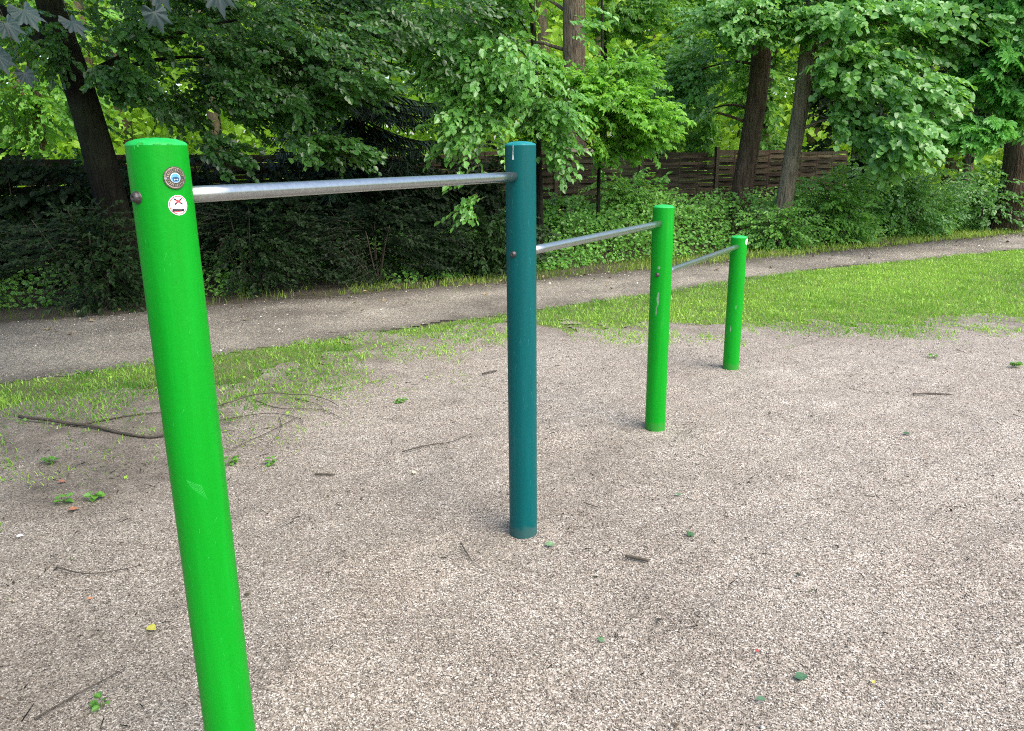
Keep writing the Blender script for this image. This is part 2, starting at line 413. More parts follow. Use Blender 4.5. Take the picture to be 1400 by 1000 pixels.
# ------------------------------------------------------------------ loose pebbles (stuff)
def scatter_pebbles():
    n = 1350000
    P = np.column_stack([rng.uniform(-3.3, 6.5, n), rng.uniform(-.5, 7.4, n)])
    d = np.linalg.norm(P, axis=1)
    dens = np.clip((2.4 / np.maximum(d, .1)) ** 2.2, 0, 1) * 1.0
    dens[P[:, 1] < 1.2] *= .25
    # leave out the sides that never come near the frame
    dens[(np.abs(P[:, 0]) > 1.15 * P[:, 1] + .8)] *= .1
    e = sdist(P, GRAVEL, GRAVEL_TOP) + edge_wobble(P)
    dens *= np.clip((e + 1.) / 1., 0, 1) ** 1.6
    dens *= 1 - .5 * grav_tint(P)
    P = P[rng.random(n) < dens]
    n = len(P); d = np.linalg.norm(P, axis=1)
    s = rng.lognormal(math.log(.0019), .34, n) * (1 + .05 * d)
    z = gravel_h(P) * np.where(in_poly(P, GRAVEL), 1, 0)
    base = np.array([(1, 0, 0), (-.35, .95, 0), (-.6, -.8, 0), (.1, .1, .8), (-.1, .05, -.7), (.5, -.85, .1)], float)
    tr = np.array([(0, 1, 3), (1, 2, 3), (2, 5, 3), (5, 0, 3), (1, 0, 4), (2, 1, 4), (5, 2, 4), (0, 5, 4)])
    V = base[None] + rng.normal(0, .16, (n, 6, 3))
    V = V * np.stack([rng.uniform(.85, 1.5, n), rng.uniform(.7, 1.1, n), rng.uniform(.6, 1., n)], -1)[:, None, :]
    a = rng.uniform(0, 6.28, n); ca, sa = np.cos(a)[:, None], np.sin(a)[:, None]
    til = rng.normal(0, .35, n)[:, None]
    x, y, zz = V[..., 0], V[..., 1], V[..., 2]
    zz, x = zz * np.cos(til) + x * np.sin(til), x * np.cos(til) - zz * np.sin(til)
    V = np.stack([x * ca - y * sa, x * sa + y * ca, zz], -1) * s[:, None, None]
    V += np.column_stack([P, z + s * rng.uniform(.1, .55, n)])[:, None, :]
    T = (tr[None] + 6 * np.arange(n)[:, None, None]).reshape(-1, 3)
    t = np.clip(rng.beta(1.9, 1.7, n) + .08 * noise3(P, 1.5, 1) + .07 * noise3(P, 4., 2) + .05 * noise3(P, 11., 0) - .32 * grav_tint(P), 0, 1)
    b = MB(); b.add(V.reshape(-1, 3), T, 0, np.repeat(t, 6), True)
    return tag(b.build('loose_pebbles', M['pebble']), kind='stuff'), n
_, npeb = scatter_pebbles()
def path_grit():
    n = 90000
    P = np.column_stack([rng.uniform(-8, 13, n), rng.uniform(3, 19, n)])
    k = path_mask(P) & (rng.random(n) < np.clip(.35 + .5 * noise3(P, 1.6, 3) + .4 * path_tint(P), .05, 1)); P = P[k]; n = len(P)
    s = rng.lognormal(math.log(.006), .45, n)
    V = np.array([(1, 0, 0), (-.4, .9, 0), (-.6, -.8, 0), (.1, 0, .8)])[None] * s[:, None, None] * rng.uniform(.7, 1.3, (n, 4, 1))
    a = rng.uniform(0, 6.28, n)[:, None]; x, y = V[..., 0].copy(), V[..., 1].copy()
    V[..., 0] = x * np.cos(a) - y * np.sin(a); V[..., 1] = x * np.sin(a) + y * np.cos(a)
    V = V + np.column_stack([P, np.full(n, -.006)])[:, None, :]
    T = (np.array([(0, 1, 3), (1, 2, 3), (2, 0, 3)])[None] + 4 * np.arange(n)[:, None, None]).reshape(-1, 3)
    b = MB(); b.add(V.reshape(-1, 3), T, 0, np.repeat(rng.beta(1.2, 1.6, n), 4))
    tag(b.build('path_grit', M['pebble']), kind='stuff')
path_grit()

# ------------------------------------------------------------------ grass (stuff)
def blades(b, P, z, h, w, tint, lean=.5):
    n = len(P); a = rng.uniform(0, 6.28, n); la = rng.uniform(0, 6.28, n)
    s = np.column_stack([np.cos(a), np.sin(a), np.zeros(n)]) * (w / 2)[:, None]
    l = np.column_stack([np.cos(la), np.sin(la), np.zeros(n)]) * (h * rng.uniform(.1, 1., n) * lean)[:, None]
    p0 = np.column_stack([P, z]); up = np.column_stack([np.zeros(n), np.zeros(n), h])
    V = np.stack([p0 - s, p0 + s, p0 + .6 * up + .35 * l + .8 * s, p0 + .6 * up + .35 * l - .8 * s, p0 + up + l], 1)
    i = 5 * np.arange(n)[:, None]
    b.add(V.reshape(-1, 3), [i + np.array([[0, 1, 2, 3]]), i + np.array([[3, 2, 4]])], 0, np.repeat(np.clip(tint, 0, 1), 5))

n = 900000
P = np.column_stack([rng.uniform(-8, 14, n), rng.uniform(1, 17, n)])
eg = sdist(P, GRAVEL, GRAVEL_TOP) + edge_wobble(P)
ep = np.where(in_poly(P, lawn_poly), dist_line(P, PATH_NEAR), -dist_line(P, PATH_NEAR)) + .5 * edge_wobble(P)
patch = noise3(P, 2.4, 2) + .6 * noise3(P, 7, 1)
left = np.clip((-P[:, 0] - .3) / 1.2, 0, 1)
dens = np.clip(-eg / .8 + .15 + .16 * left + .7 * patch, 0, 1) * np.clip(ep / .12 + .4, 0, 1)
# thin, trodden turf at the left, where it lies in the shade
thin = np.clip((-P[:, 0] - .6) / 1.6, 0, 1)
dens *= 1 - thin * np.clip(.2 - .5 * patch, 0, .7)
# tufts that have spread into the gravel
for (x, y, r_) in ((-1.0, 5.01, .22), (-.43, 5.62, .16), (-.75, 5.2, .2), (-1.3, 4.6, .25), (3.83, 5.65, .09), (3.4, 6.0, .05), (.98, 6.91, .1), (-1.9, 4.1, .3), (-2.3, 3.9, .3), (4.3, 6.2, .15), (-2.5, 3.0, .25), (-2.0, 2.5, .12), (3.7, 6.3, .2)):
    dens = np.maximum(dens, .55 * np.exp(-((P[:, 0] - x) ** 2 + (P[:, 1] - y) ** 2) / (r_ * r_)) * np.clip(.55 + patch, .1, 1))
far = np.linalg.norm(P, axis=1)
dens *= np.clip(1.3 - far / 22, .4, 1)
k = (rng.random(n) < dens) & (np.abs(P[:, 0]) < P[:, 1] * .95 + 1.5)
P = P[k]; n = len(P); far = far[k]
h = rng.uniform(.015, .048, n) * (1 + .25 * noise3(P, 3, 0)) * np.where(eg[k] > 0, .8, 1)
ti = .56 + .22 * noise3(P, 1.2, 3) + .22 * noise3(P, 6, 2) + rng.normal(0, .2, n)
b = MB(); blades(b, P, np.full(n, -.008), h, rng.uniform(.003, .006, n) * (1 + .06 * far), ti, 1.0)
k = rng.random(n) < .06; k2 = k.sum()
put_leaves_later = (P[k], k2, ti[k])
lawn_mb = b; ngrass = n

n = 330000
P = np.column_stack([rng.uniform(-11, 16, n), rng.uniform(3, 20, n)])
d = dist_line(P, PATH_FAR); beyond = ~in_poly(P, PATH_FAR + [(24, -20), (-30, -20)])
w = np.clip(1.15 - (d + .35 * noise3(P, 1.4, 1)) / 1.3, 0, 1) * np.where(beyond, 1, np.exp(-d / .12) * .5)
w *= np.clip(.6 + .6 * noise3(P, 3.2, 0) + np.clip(P[:, 0] * .12, -.45, .5), .04, 1)
k = rng.random(n) < w; P = P[k]; n = len(P)
b = MB(); blades(b, P, np.full(n, -.012), rng.uniform(.03, .11, n), rng.uniform(.006, .010, n), .45 + np.clip(P[:, 0] * .06, -.3, .3) + .3 * noise3(P, 2, 3) + rng.normal(0, .18, n), .8)
tag(b.build('verge_grass', M['grass_dim']), kind='stuff')

# ------------------------------------------------------------------ leaves
def T_oval(w=.34, fold=.10, curl=.12):      # 2 quads folded on the midrib
    V = np.array([(0, 0, 0), (.3, w, fold), (.68, w * .82, fold - curl * .4), (1, 0, -curl), (.68, -w * .82, fold - curl * .4), (.3, -w, fold)], float)
    return V, [np.array([(0, 3, 2, 1), (0, 5, 4, 3)])]
def T_maple():
    a = np.array([-2.55, -1.75, -1.2, -.75, -.38, 0, .38, .75, 1.2, 1.75, 2.55])
    r = np.array([.30, .42, .78, .48, .95, .55, .95, .48, .78, .42, .30])
    r = np.array([.30, .62, .50, .95, .68, 1.10, .68, .95, .50, .62, .30])
    a = np.array([-2.3, -1.75, -1.25, -.82, -.42, 0, .42, .82, 1.25, 1.75, 2.3])
    rim = np.column_stack([.12 + r * np.cos(a) * .62, r * np.sin(a) * .62, -.22 * (r ** 2) + .1 * np.abs(np.sin(a * 4))])
    V = np.concatenate([[(0.02, 0, 0)], rim]); n = len(rim)
    return V, [np.array([(0, i, i + 1) for i in range(1, n)])]
def T_maple_fine():
    th = np.linspace(-2.75, 2.75, 57); r_ = np.zeros_like(th)
    for c_, a_, w_ in ((0, 1.0, .30), (.80, .88, .27), (-.80, .88, .27), (1.65, .58, .30), (-1.65, .58, .30)):
        r_ = np.maximum(r_, a_ * np.exp(-np.abs((th - c_) / w_) ** 1.25 * .62))
    r_ = np.maximum(r_, .60) * (1 + .05 * np.sin(th * 26)); r_ *= np.clip((2.95 - np.abs(th)) / .5, .35, 1)
    V = [(0, 0, 0)]
    for k in (.35, .7, 1.):
        x, y = .05 + r_ * k * np.cos(th) * .85, r_ * k * np.sin(th) * .85
        V += list(zip(x, y, -.30 * x * np.abs(x) - .34 * y * y + .05 * np.cos(th * 7.8) * k))
    n = len(th)
    T = [(0, i, i + 1) for i in range(1, n)]; Q = [(1 + k * n + i, 1 + (k + 1) * n + i, 2 + (k + 1) * n + i, 2 + k * n + i) for k in (0, 1) for i in range(n - 1)]
    return np.array(V), [np.array(T), np.array(Q)]
def T_chestnut():
    V = []; Q = []
    for i, a in enumerate((-1.5, -.95, -.45, 0, .45, .95, 1.5)):
        L = (.62, .8, .95, 1., .95, .8, .62)[i]; k = len(V); c, s = cos(a), sin(a)
        for x, y, z in ((.03, 0, 0), (.55, .10, .04), (.8, .13, -.06), (1, 0, -.24), (.8, -.13, -.06), (.55, -.10, .04)):
            x *= L; y *= L * 1.05
            V.append((x * c - y * s, x * s + y * c, z * L))
        Q += [(k, k + 3, k + 2, k + 1), (k, k + 5, k + 4, k + 3)]
    return np.array(V), [np.array(Q)]
def T_needle():
    V = np.array([(0, -.06, 0), (0, .06, 0), (1, .03, -.12), (1, -.03, -.12), (.15, 0, .09), (.9, 0, -.0)], float)
    return V, [np.array([(0, 1, 2, 3)])]

def put_leaves(b, tmpl, P, X, Z, s, tint, mat=0, smooth=False):
    V0, F0 = tmpl; n = len(P); m = len(V0)
    X = nrm(X); Y = nrm(np.cross(Z, X)); Z = np.cross(X, Y)
    V = P[:, None, :] + s[:, None, None] * (V0[None, :, 0:1] * X[:, None] + V0[None, :, 1:2] * Y[:, None] + V0[None, :, 2:3] * Z[:, None])
    F = [(f[None] + m * np.arange(n)[:, None, None]).reshape(-1, f.shape[1]) for f in F0]
    b.add(V.reshape(-1, 3), F, mat, np.repeat(np.clip(tint, 0, 1), m), smooth)

def twigs(b, A, B_, r, mat=1):
    n = len(A); t = nrm(B_ - A); a = nrm(np.cross(t, np.array([.3, .2, .93]))); c = np.cross(t, a)
    ring = [a, -.5 * a + .87 * c, -.5 * a - .87 * c]
    V = np.stack([A + r * k for k in ring] + [B_ + r * .4 * k for k in ring], 1)
    i = 6 * np.arange(n)[:, None]
    b.add(V.reshape(-1, 3), [np.concatenate([i + np.array([q]) for q in ((0, 1, 4, 3), (1, 2, 5, 4), (2, 0, 3, 5))])], mat)

def sprays(b, P, A, Nn, L, m, size, tmpl, tint, droop=.25, ang=.95, tj=.12, twig=.004, flop=.35):
    """flat leafy twigs: m leaves set alternately along each"""
    n = len(P); A = nrm(A); Bv = nrm(np.cross(Nn, A)); Nn = np.cross(A, Bv)
    end = P + A * L[:, None] + np.array([0, 0, -1.]) * (droop * L)[:, None]
    if twig: twigs(b, P, end, twig)
    for k in range(m):
        t = (k + .6 + rng.uniform(-.2, .2, n)) / m
        side = 1. if k % 2 else -1.
        pos = P + A * (L * t)[:, None] + np.array([0, 0, -1.]) * (droop * L * t ** 1.5)[:, None]
        aa = ang * (1 - .5 * (k / m)) + rng.normal(0, .2, n)
        if k == m - 1: aa = rng.normal(0, .25, n)
        X = A * np.cos(aa)[:, None] + side * Bv * np.sin(aa)[:, None] + np.array([0, 0, -1.]) * np.abs(rng.normal(flop, .2, n))[:, None]
        Z = Nn + rng.normal(0, .38, (n, 3))
        put_leaves(b, tmpl, pos, X, Z, size * rng.uniform(.55, 1.3, n), tint + rng.normal(0, tj * 1.4, n))

def fill_lobe(c, r, n, shell=2.0, ns=1.3, cut=-.25, k=0):
    c = np.array(c, float); r = np.array(r, float); out = np.zeros((0, 3))
    tries = 0
    while len(out) < n:
        tries += 1
        if tries > 8: cut = -9.
        d = nrm(rng.normal(size=(n * 3, 3))) * (rng.random((n * 3, 1)) ** (1 / shell))
        p = c + d * r * (1 + .18 * noise3(d * 2.2, 1., k))[:, None]
        p = p[noise3(p, ns, k) > cut]; out = np.concatenate([out, p])
    return out[:n]

def crown(b, lobes, axis, tmpl, size, L, m, tint0=.5, droop=.25, out=.9, face=.3, twig=.004, cut=-.02, flop=.35, ns=1.9, ang=.95, tilt=.4):
    ax = np.array(axis, float)
    for i, (c, r, n) in enumerate(lobes):
        P = fill_lobe(c, r, n, k=i % 4, cut=cut, ns=ns)
        o1 = nrm((P - np.array(c)) / np.array(r)); o2 = P - ax; o2[:, 2] *= .3; o2 = nrm(o2)
        A = o1 * .5 + o2 * out + rng.normal(0, .35, (n, 3)); A[:, 2] = A[:, 2] * .5 - .1
        Nn = np.array([.08, -tilt, 1.]) + o1 * face + rng.normal(0, .24, (n, 3))
        tt = tint0 + .22 * noise3(P, 1.1, (i + 1) % 4) + rng.normal(0, .05, n)
        l = L * rng.uniform(.7, 1.3, n)
        sprays(b, P - nrm(A) * (l * .5)[:, None], A, Nn, l, m, size, tmpl, tt, droop, ang=ang, twig=twig, flop=flop)

def limb(b, a, e, r0, r1, sag=.0, mat=0, n=9, seg=9, wob=.12):
    a = np.array(a, float); e = np.array(e, float); t = np.linspace(0, 1, seg)[:, None]
    L = np.linalg.norm(e - a)
    p = a + (e - a) * t + np.array([0, 0, 1.]) * sag * L * np.sin(pi * t)
    p += wob * L * .12 * np.sin(t * pi) * np.column_stack([noise3(p, 1.5, 0), noise3(p, 1.5, 1), noise3(p, 1.5, 2)])
    V, F = tube(p, np.linspace(r0, r1, seg), n); b.add(V, F, mat)

def trunk_mesh(b, ctrl, r0, r1, n=18, seg=26, flare=.35, mat=0):
    p = smoothpath(ctrl, seg); t = np.linspace(0, 1, seg)
    r = r0 + (r1 - r0) * t + r0 * flare * np.exp(-(p[:, 2] - p[0, 2]) / .22)
    V, F = tube(p, r, n)
    nb = noise3(V, 3., 1) * .5 + noise3(V, 9., 2) * .3
    ce = np.repeat(p, n, 0); ce = np.concatenate([ce, p[:1], p[-1:]])
    V = ce + (V - ce) * (1 + .05 * nb)[:, None]
    b.add(V, F, mat); return p

def tree(name, base, trunk, r0, r1, bark, label, lobes, tmpl, leafmat, size, L, m, limbs=True, extra_limbs=(), twig='twig', group=None, flare=.35, **kw):
    root = empty(name, base); tag(root, label, 'tree', group)
    b = MB(); p = trunk_mesh(b, trunk, r0, r1, flare=flare)
    for l in extra_limbs: limb(b, *l)
    if limbs:
        for (c, r, n) in lobes[:limbs if limbs is not True else 99]:
            j = np.argmin(np.abs(p[:, 2] - (c[2] + (.1 if c[2] < p[-1, 2] * .5 else -.5)))); j = max(3, j)
            limb(b, p[j], c, max(.010, r0 * .16), .006, .14, wob=.5)
    b.build('trunk', bark, root, base)
    c = MB(); crown(c, lobes, p[len(p) // 2], tmpl, size, L, m, **kw)
    c.build('crown', [leafmat, M[twig]], root, base)
    return root

OV = T_oval(); OVw = T_oval(.40, .08, .16); MPL = T_maple(); CH = T_chestnut()

Pc, kc, tc_ = put_leaves_later
put_leaves(lawn_mb, T_oval(.5, .05, .1), np.column_stack([Pc, rng.uniform(.006, .04, kc)]), rng.normal(0, 1, (kc, 3)) * np.array([1, 1, .25]), np.array([0, 0, 1.]) + rng.normal(0, .3, (kc, 3)), rng.uniform(.012, .026, kc), tc_ + rng.normal(-.1, .2, kc))
tag(lawn_mb.build('lawn_grass', M['grass']), kind='stuff')

# dark leaning tree at the left
tree('leaning_tree', (-4.72, 9.3, 0), [(-4.68, 9.3, -.1), (-4.70, 9.3, .9), (-4.86, 9.3, 2.2), (-5.12, 9.35, 3.4), (-5.3, 9.4, 4.8), (-5.2, 9.4, 7)], .205, .10, M['bark_dark'],
     'thick dark trunk leaning left behind the nearest green post, with a wide shady crown',
     [((-6.6, 10.6, 3.0), (2.0, 1.2, 1.2), 340), ((-3.6, 10.2, 3.5), (1.6, 1.4, 1.0), 480), ((-2.5, 9.9, 2.75), (1.4, 1.2, .75), 480), ((-1.9, 9.7, 2.15), (.9, .7, .5), 210),
      ((-3.5, 9.6, 2.4), (.9, .8, .45), 170), ((-2.1, 9.3, 1.7), (.45, .4, .22), 70), ((-3.25, 9.2, 1.75), (.25, .3, .22), 30), ((-5.0, 8.8, 4.2), (2.6, 1.8, .7), 330), ((-1.2, 10.6, 3.4), (1.2, 1.2, .8), 270), ((-4.9, 8.9, 2.95), (.5, .35, .35), 45), ((-4.3, 8.9, 2.65), (.45, .3, .3), 55), ((-3.6, 8.9, 2.9), (.6, .3, .28), 60),
      ((-4, 8.6, 6.2), (4, 3.6, 1.6), 1500), ((-1.9, 6.8, 5.1), (2.1, 1.9, .9), 520)],  # high lobes out of view, added to shade the bushes at the left
     OVw, M['leaf_beech'], .072, .42, 12, limbs=False, extra_limbs=[((-4.95, 9.3, 2.5), (-3.1, 9.5, 3.15), .045, .015, .04), ((-4.9, 9.3, 2.45), (-3.3, 9.6, 2.75), .035, .01, .08), ((-5.0, 9.3, 2.7), (-6.5, 9.9, 3.6), .08, .03, .05)],
     tint0=.5, cut=.08, face=.45, ns=2.1)

# slender tree with pale glossy leaves hanging beside the teal post
tree('glossy_leaved_tree', (.44, 11.5, 0), [(.44, 11.5, -.1), (.43, 11.5, .9), (.40, 11.5, 2.0), (.33, 11.5, 3.6), (.2, 11.4, 5.5)], .065, .03, M['bark_dark'],
     'slender dark stemmed tree behind the teal post, pale glossy leaves hanging over the bar',
     [((-.3, 10.5, 2.75), (1.0, .7, .5), 210), ((-.5, 10.1, 2.05), (.5, .45, .42), 85), ((-.55, 9.9, 1.15), (.10, .12, .4), 12), ((.05, 10.9, 3.5), (1.2, .9, .5), 210), ((-.95, 10.4, 3.3), (.7, .6, .42), 90), ((.35, 10.7, 2.35), (.6, .5, .28), 70),
      ((.7, 11.0, 1.75), (.22, .25, .35), 28), ((.62, 11.1, 2.3), (.45, .4, .4), 90), ((0.1, 11, 5), (1.2, 1.2, .8), 50)],
     T_oval(.36, .07, .2), M['leaf_gloss'], .092, .42, 10, tint0=.55, droop=.4, face=.6, cut=-.1, flop=.5)

# young bright maple in front of the fence
tree('young_maple', (1.47, 13.0, 0), [(1.47, 13.0, -.1), (1.46, 13.0, 1.2), (1.50, 13., 2.4), (1.45, 13, 4.2)], .035, .018, M['bark_dark'],
     'young maple sapling with bright green lobed leaves on a thin stem before the woven fence',
     [((1.5, 12.6, 2.42), (1.1, .8, .34), 250), ((.75, 12.4, 2.1), (.6, .5, .25), 90), ((2.1, 12.6, 2.25), (.6, .5, .22), 70), ((2.0, 13.0, 2.95), (.8, .7, .22), 90), ((.35, 12.3, 2.7), (.6, .5, .24), 80), ((1.05, 12.4, 2.62), (.5, .5, .24), 70), ((1.9, 12.5, 2.05), (.55, .45, .2), 60), ((2.2, 12.9, 1.95), (.5, .5, .33), 90), ((.55, 12.4, 2.75), (.35, .4, .35), 70), ((1.6, 12.6, 1.75), (.5, .4, .2), 50)],
     MPL, M['leaf_maple'], .13, .5, 8, tint0=.6, droop=.1, face=.4, cut=-.05, flop=.22, twig='twig_g', flare=.1)

# stout trunk behind the fence
tree('stout_tree', (1.38, 17., 0), [(1.38, 17., -.1), (1.38, 17, 2), (1.34, 17, 4.6), (1.3, 17, 8)], .27, .2, M['bark_mid'],
     'tall tree with a stout grey brown trunk behind the fence, right of the teal post',
     [((1.3, 17.8, 8.), (2.6, 2.4, 1.5), 150), ((-.3, 18.6, 4.9), (1.3, 1.0, .6), 160), ((-.9, 18.6, 3.5), (1.1, 1., .8), 150)],
     OVw, M['leaf_mid'], .13, .6, 10, tint0=.5)
tree('thin_tree', (2.15, 18., 0), [(2.15, 18., -.1), (2.14, 18, 2), (2.12, 18, 3.6), (2.1, 18, 6)], .05, .035, M['bark_dark'],
     'thin dark straight stem right of the stout trunk, behind the fence',
     [((2.9, 17.6, 3.3), (1.1, 1., .7), 230), ((2.6, 18, 4.7), (1.4, 1.2, .7), 220), ((3.3, 17.4, 2.5), (.8, .7, .5), 130)],
     MPL, M['leaf_mid'], .15, .55, 8, tint0=.45)

# red brown trunk and grey trunk at the right
tree('red_barked_tree', (4.42, 15.0, 0), [(4.36, 15., -.1), (4.42, 15, .9), (4.49, 15, 1.6), (4.58, 15, 2.6), (4.60, 15, 3.8), (4.5, 15, 7)], .205, .17, M['bark_brown'],
     'tall tree with a reddish brown trunk, left of the two trunks behind the far post',
     [((3.7, 14.0, 3.75), (1.0, .9, .42), 260), ((3.25, 15.2, 3.0), (.85, .9, .7), 300), ((4.7, 14.2, 4.15), (1.4, 1., .5), 320), ((3.0, 15.6, 2.1), (.6, .6, .5), 110), ((4.2, 15, 6.8), (2.4, 2.2, 1.2), 120), ((3.7,16.2,2.3),(.5,.5,.8),120)],
     OVw, M['leaf_lime'], .09, .45, 10, tint0=.5, face=.6, flop=.5)
tree('grey_barked_tree', (4.86, 14.0, 0), [(4.84, 14., -.1), (4.90, 14, .8), (4.97, 14, 1.6), (5.06, 14, 2.6), (5.10, 14, 3.8), (5.3, 14, 6.5)], .155, .12, M['bark_grey'],
     'slim pale grey trunk leaning right, with big leafy branches hanging to its right',
     [((5.75, 13.2, 2.95), (.9, .8, .5), 270), ((6.25, 12.5, 1.85), (.75, .6, .42), 200), ((5.5, 13.4, 3.75), (1.0, .9, .4), 240), ((6.6, 12.9, 2.6), (.65, .6, .42), 140), ((5.55, 13.5, 2.1), (.55, .5, .35), 90), ((5.6, 14.3, 6.2), (2, 2, 1.1), 90), ((6.9, 13.4, 3.6), (.9, .8, .5), 200)],
     T_oval(.46, .06, .2), M['leaf_lime'], .115, .42, 9, tint0=.55, droop=.45, face=.7, flop=.55)
tree('chestnut_tree', (10.75, 16.6, 0), [(10.75, 16.6, -.1), (10.75, 16.6, 1.2), (10.65, 16.6, 2.2), (10.5, 16.6, 4), (10.2, 16.6, 8)], .42, .25, M['bark_brown'],
     'horse chestnut at the right edge with wide brown trunk and bright hand shaped leaves',
     [((8.3, 13.6, 3.0), (.9, .8, .7), 200), ((7.75, 13.3, 1.95), (.6, .45, .28), 90), ((8.4, 13.6, 4.1), (1.4, 1., .6), 240), ((9.4, 14.0, 3.0), (.8, .8, .8), 180), ((7.7, 14.2, 3.9), (.8, .8, .5), 110), ((9.0, 13.8, 2.25), (.6, .5, .25), 80), ((9.8, 16.4, 6.8), (2.2, 2, 1.3), 70)],
     CH, M['leaf_chestnut'], .17, .4, 6, tint0=.55, droop=.2, face=.5, flop=.25, cut=-.3, tilt=.6, extra_limbs=[((10.6, 16.6, 2.6), (8.6, 14.1, 3.3), .09, .03, .05)])

# broadleaf trees just beyond the fence
for nm, x, y, lab, lb, lm in (
    ('garden_tree', 3.9, 19.2, 'shady tree beyond the fence filling the gap left of the reddish brown trunk', [((3.7, 18.6, 3.6), (1.0, .9, 1.1), 300), ((3.3, 18.9, 2.0), (.7, .7, .8), 140), ((4.6, 19, 5.2), (1.3, 1.2, 1), 220)], 'leaf_mid'),
    ('garden_tree', 6.2, 19.6, 'leafy tree beyond the fence seen between the two right trunks', [((6.0, 19.2, 3.4), (.9, .9, 1.4), 330), ((6.3, 19.2, 1.5), (.8, .7, .8), 170), ((6.4, 19.4, 5.2), (1.2, 1.1, 1), 220)], 'leaf_mid'),
    ('garden_tree', 8.6, 19.8, 'dense dark tree beyond the fence, behind the big hanging leaves', [((8.2, 19.2, 3.4), (1.3, 1, 1.5), 380), ((8.3, 19.2, 1.4), (1.2, .8, .9), 230), ((9, 19.4, 5.6), (1.4, 1.2, 1), 240)], 'leaf_shade'),
    ('garden_tree', 11.8, 20.4, 'dark tree behind the horse chestnut', [((11.2, 19.6, 3.4), (1.6, 1, 1.6), 420), ((11.8, 19.8, 6), (1.8, 1.4, 1.3), 300)], 'leaf_shade'),
    ('garden_tree', -9.6, 16.4, 'light green tree beyond the fence, left of the leaning trunk', [((-9.6, 16.0, 2.6), (1.5, 1.0, .8), 260), ((-9.2, 16.4, 4.4), (1.8, 1.2, .9), 300)], 'leaf_mid')):
    tree(nm, (x, y, 0), [(x, y, -.1), (x, y, 1.5), (x + .1, y, 4), (x, y, 6.5)], .14, .06, M['bark_mid'], lab, lb, OVw, M[lm], .12, .5, 9, tint0=.5, limbs=2, group='trees beyond the fence')

# dark spruce
def spruce():
    base = (-2.3, 12.3, 0); root = empty('spruce', base)
    tag(root, 'dark spruce with drooping needle boughs and thin straight stem, left of the teal post', 'tree')
    b = MB(); trunk_mesh(b, [(-2.3, 12.3, -.1), (-2.3, 12.3, 2), (-2.28, 12.3, 5), (-2.28, 12.3, 8)], .12, .05)
    c = MB(); ND = T_needle()
    for i in range(150):
        z = rng.uniform(.35, 6.8); a = rng.uniform(0, 6.28); L = (1.9 - z * .17) * rng.uniform(.7, 1.1)
        d = np.array([cos(a), sin(a), 0]); seg = 8; t = np.linspace(0, 1, seg)[:, None]
        p = np.array([-2.3, 12.3, z]) + d * L * t + np.array([0, 0, 1.]) * (-.5 * t + .25 * t ** 2.5) * L
        V, F = tube(p, np.linspace(.018, .005, seg), 5); b.add(V, F)
        n = 130; tt = rng.uniform(.12, 1, n); q = np.array([-2.3, 12.3, z]) + d * L * tt[:, None] + np.array([0, 0, 1.]) * ((-.5 * tt + .25 * tt ** 2.5) * L)[:, None]
        s = np.where(rng.random(n) < .5, 1, -1)
        side = np.array([-d[1], d[0], 0])
        X = d * .55 + side * s[:, None] * .7 + np.array([0, 0, -1.]) * rng.uniform(.2, .9, (n, 1)) + rng.normal(0, .15, (n, 3))
        put_leaves(c, ND, q, X, np.array([0, 0, 1.]) + rng.normal(0, .4, (n, 3)), .26 * (1.2 - tt * .5) * rng.uniform(.6, 1.2, n), .4 + rng.normal(0, .2, n))
    b.build('trunk', M['bark_dark'], root, base); c.build('crown', M['needle'], root, base)
spruce()

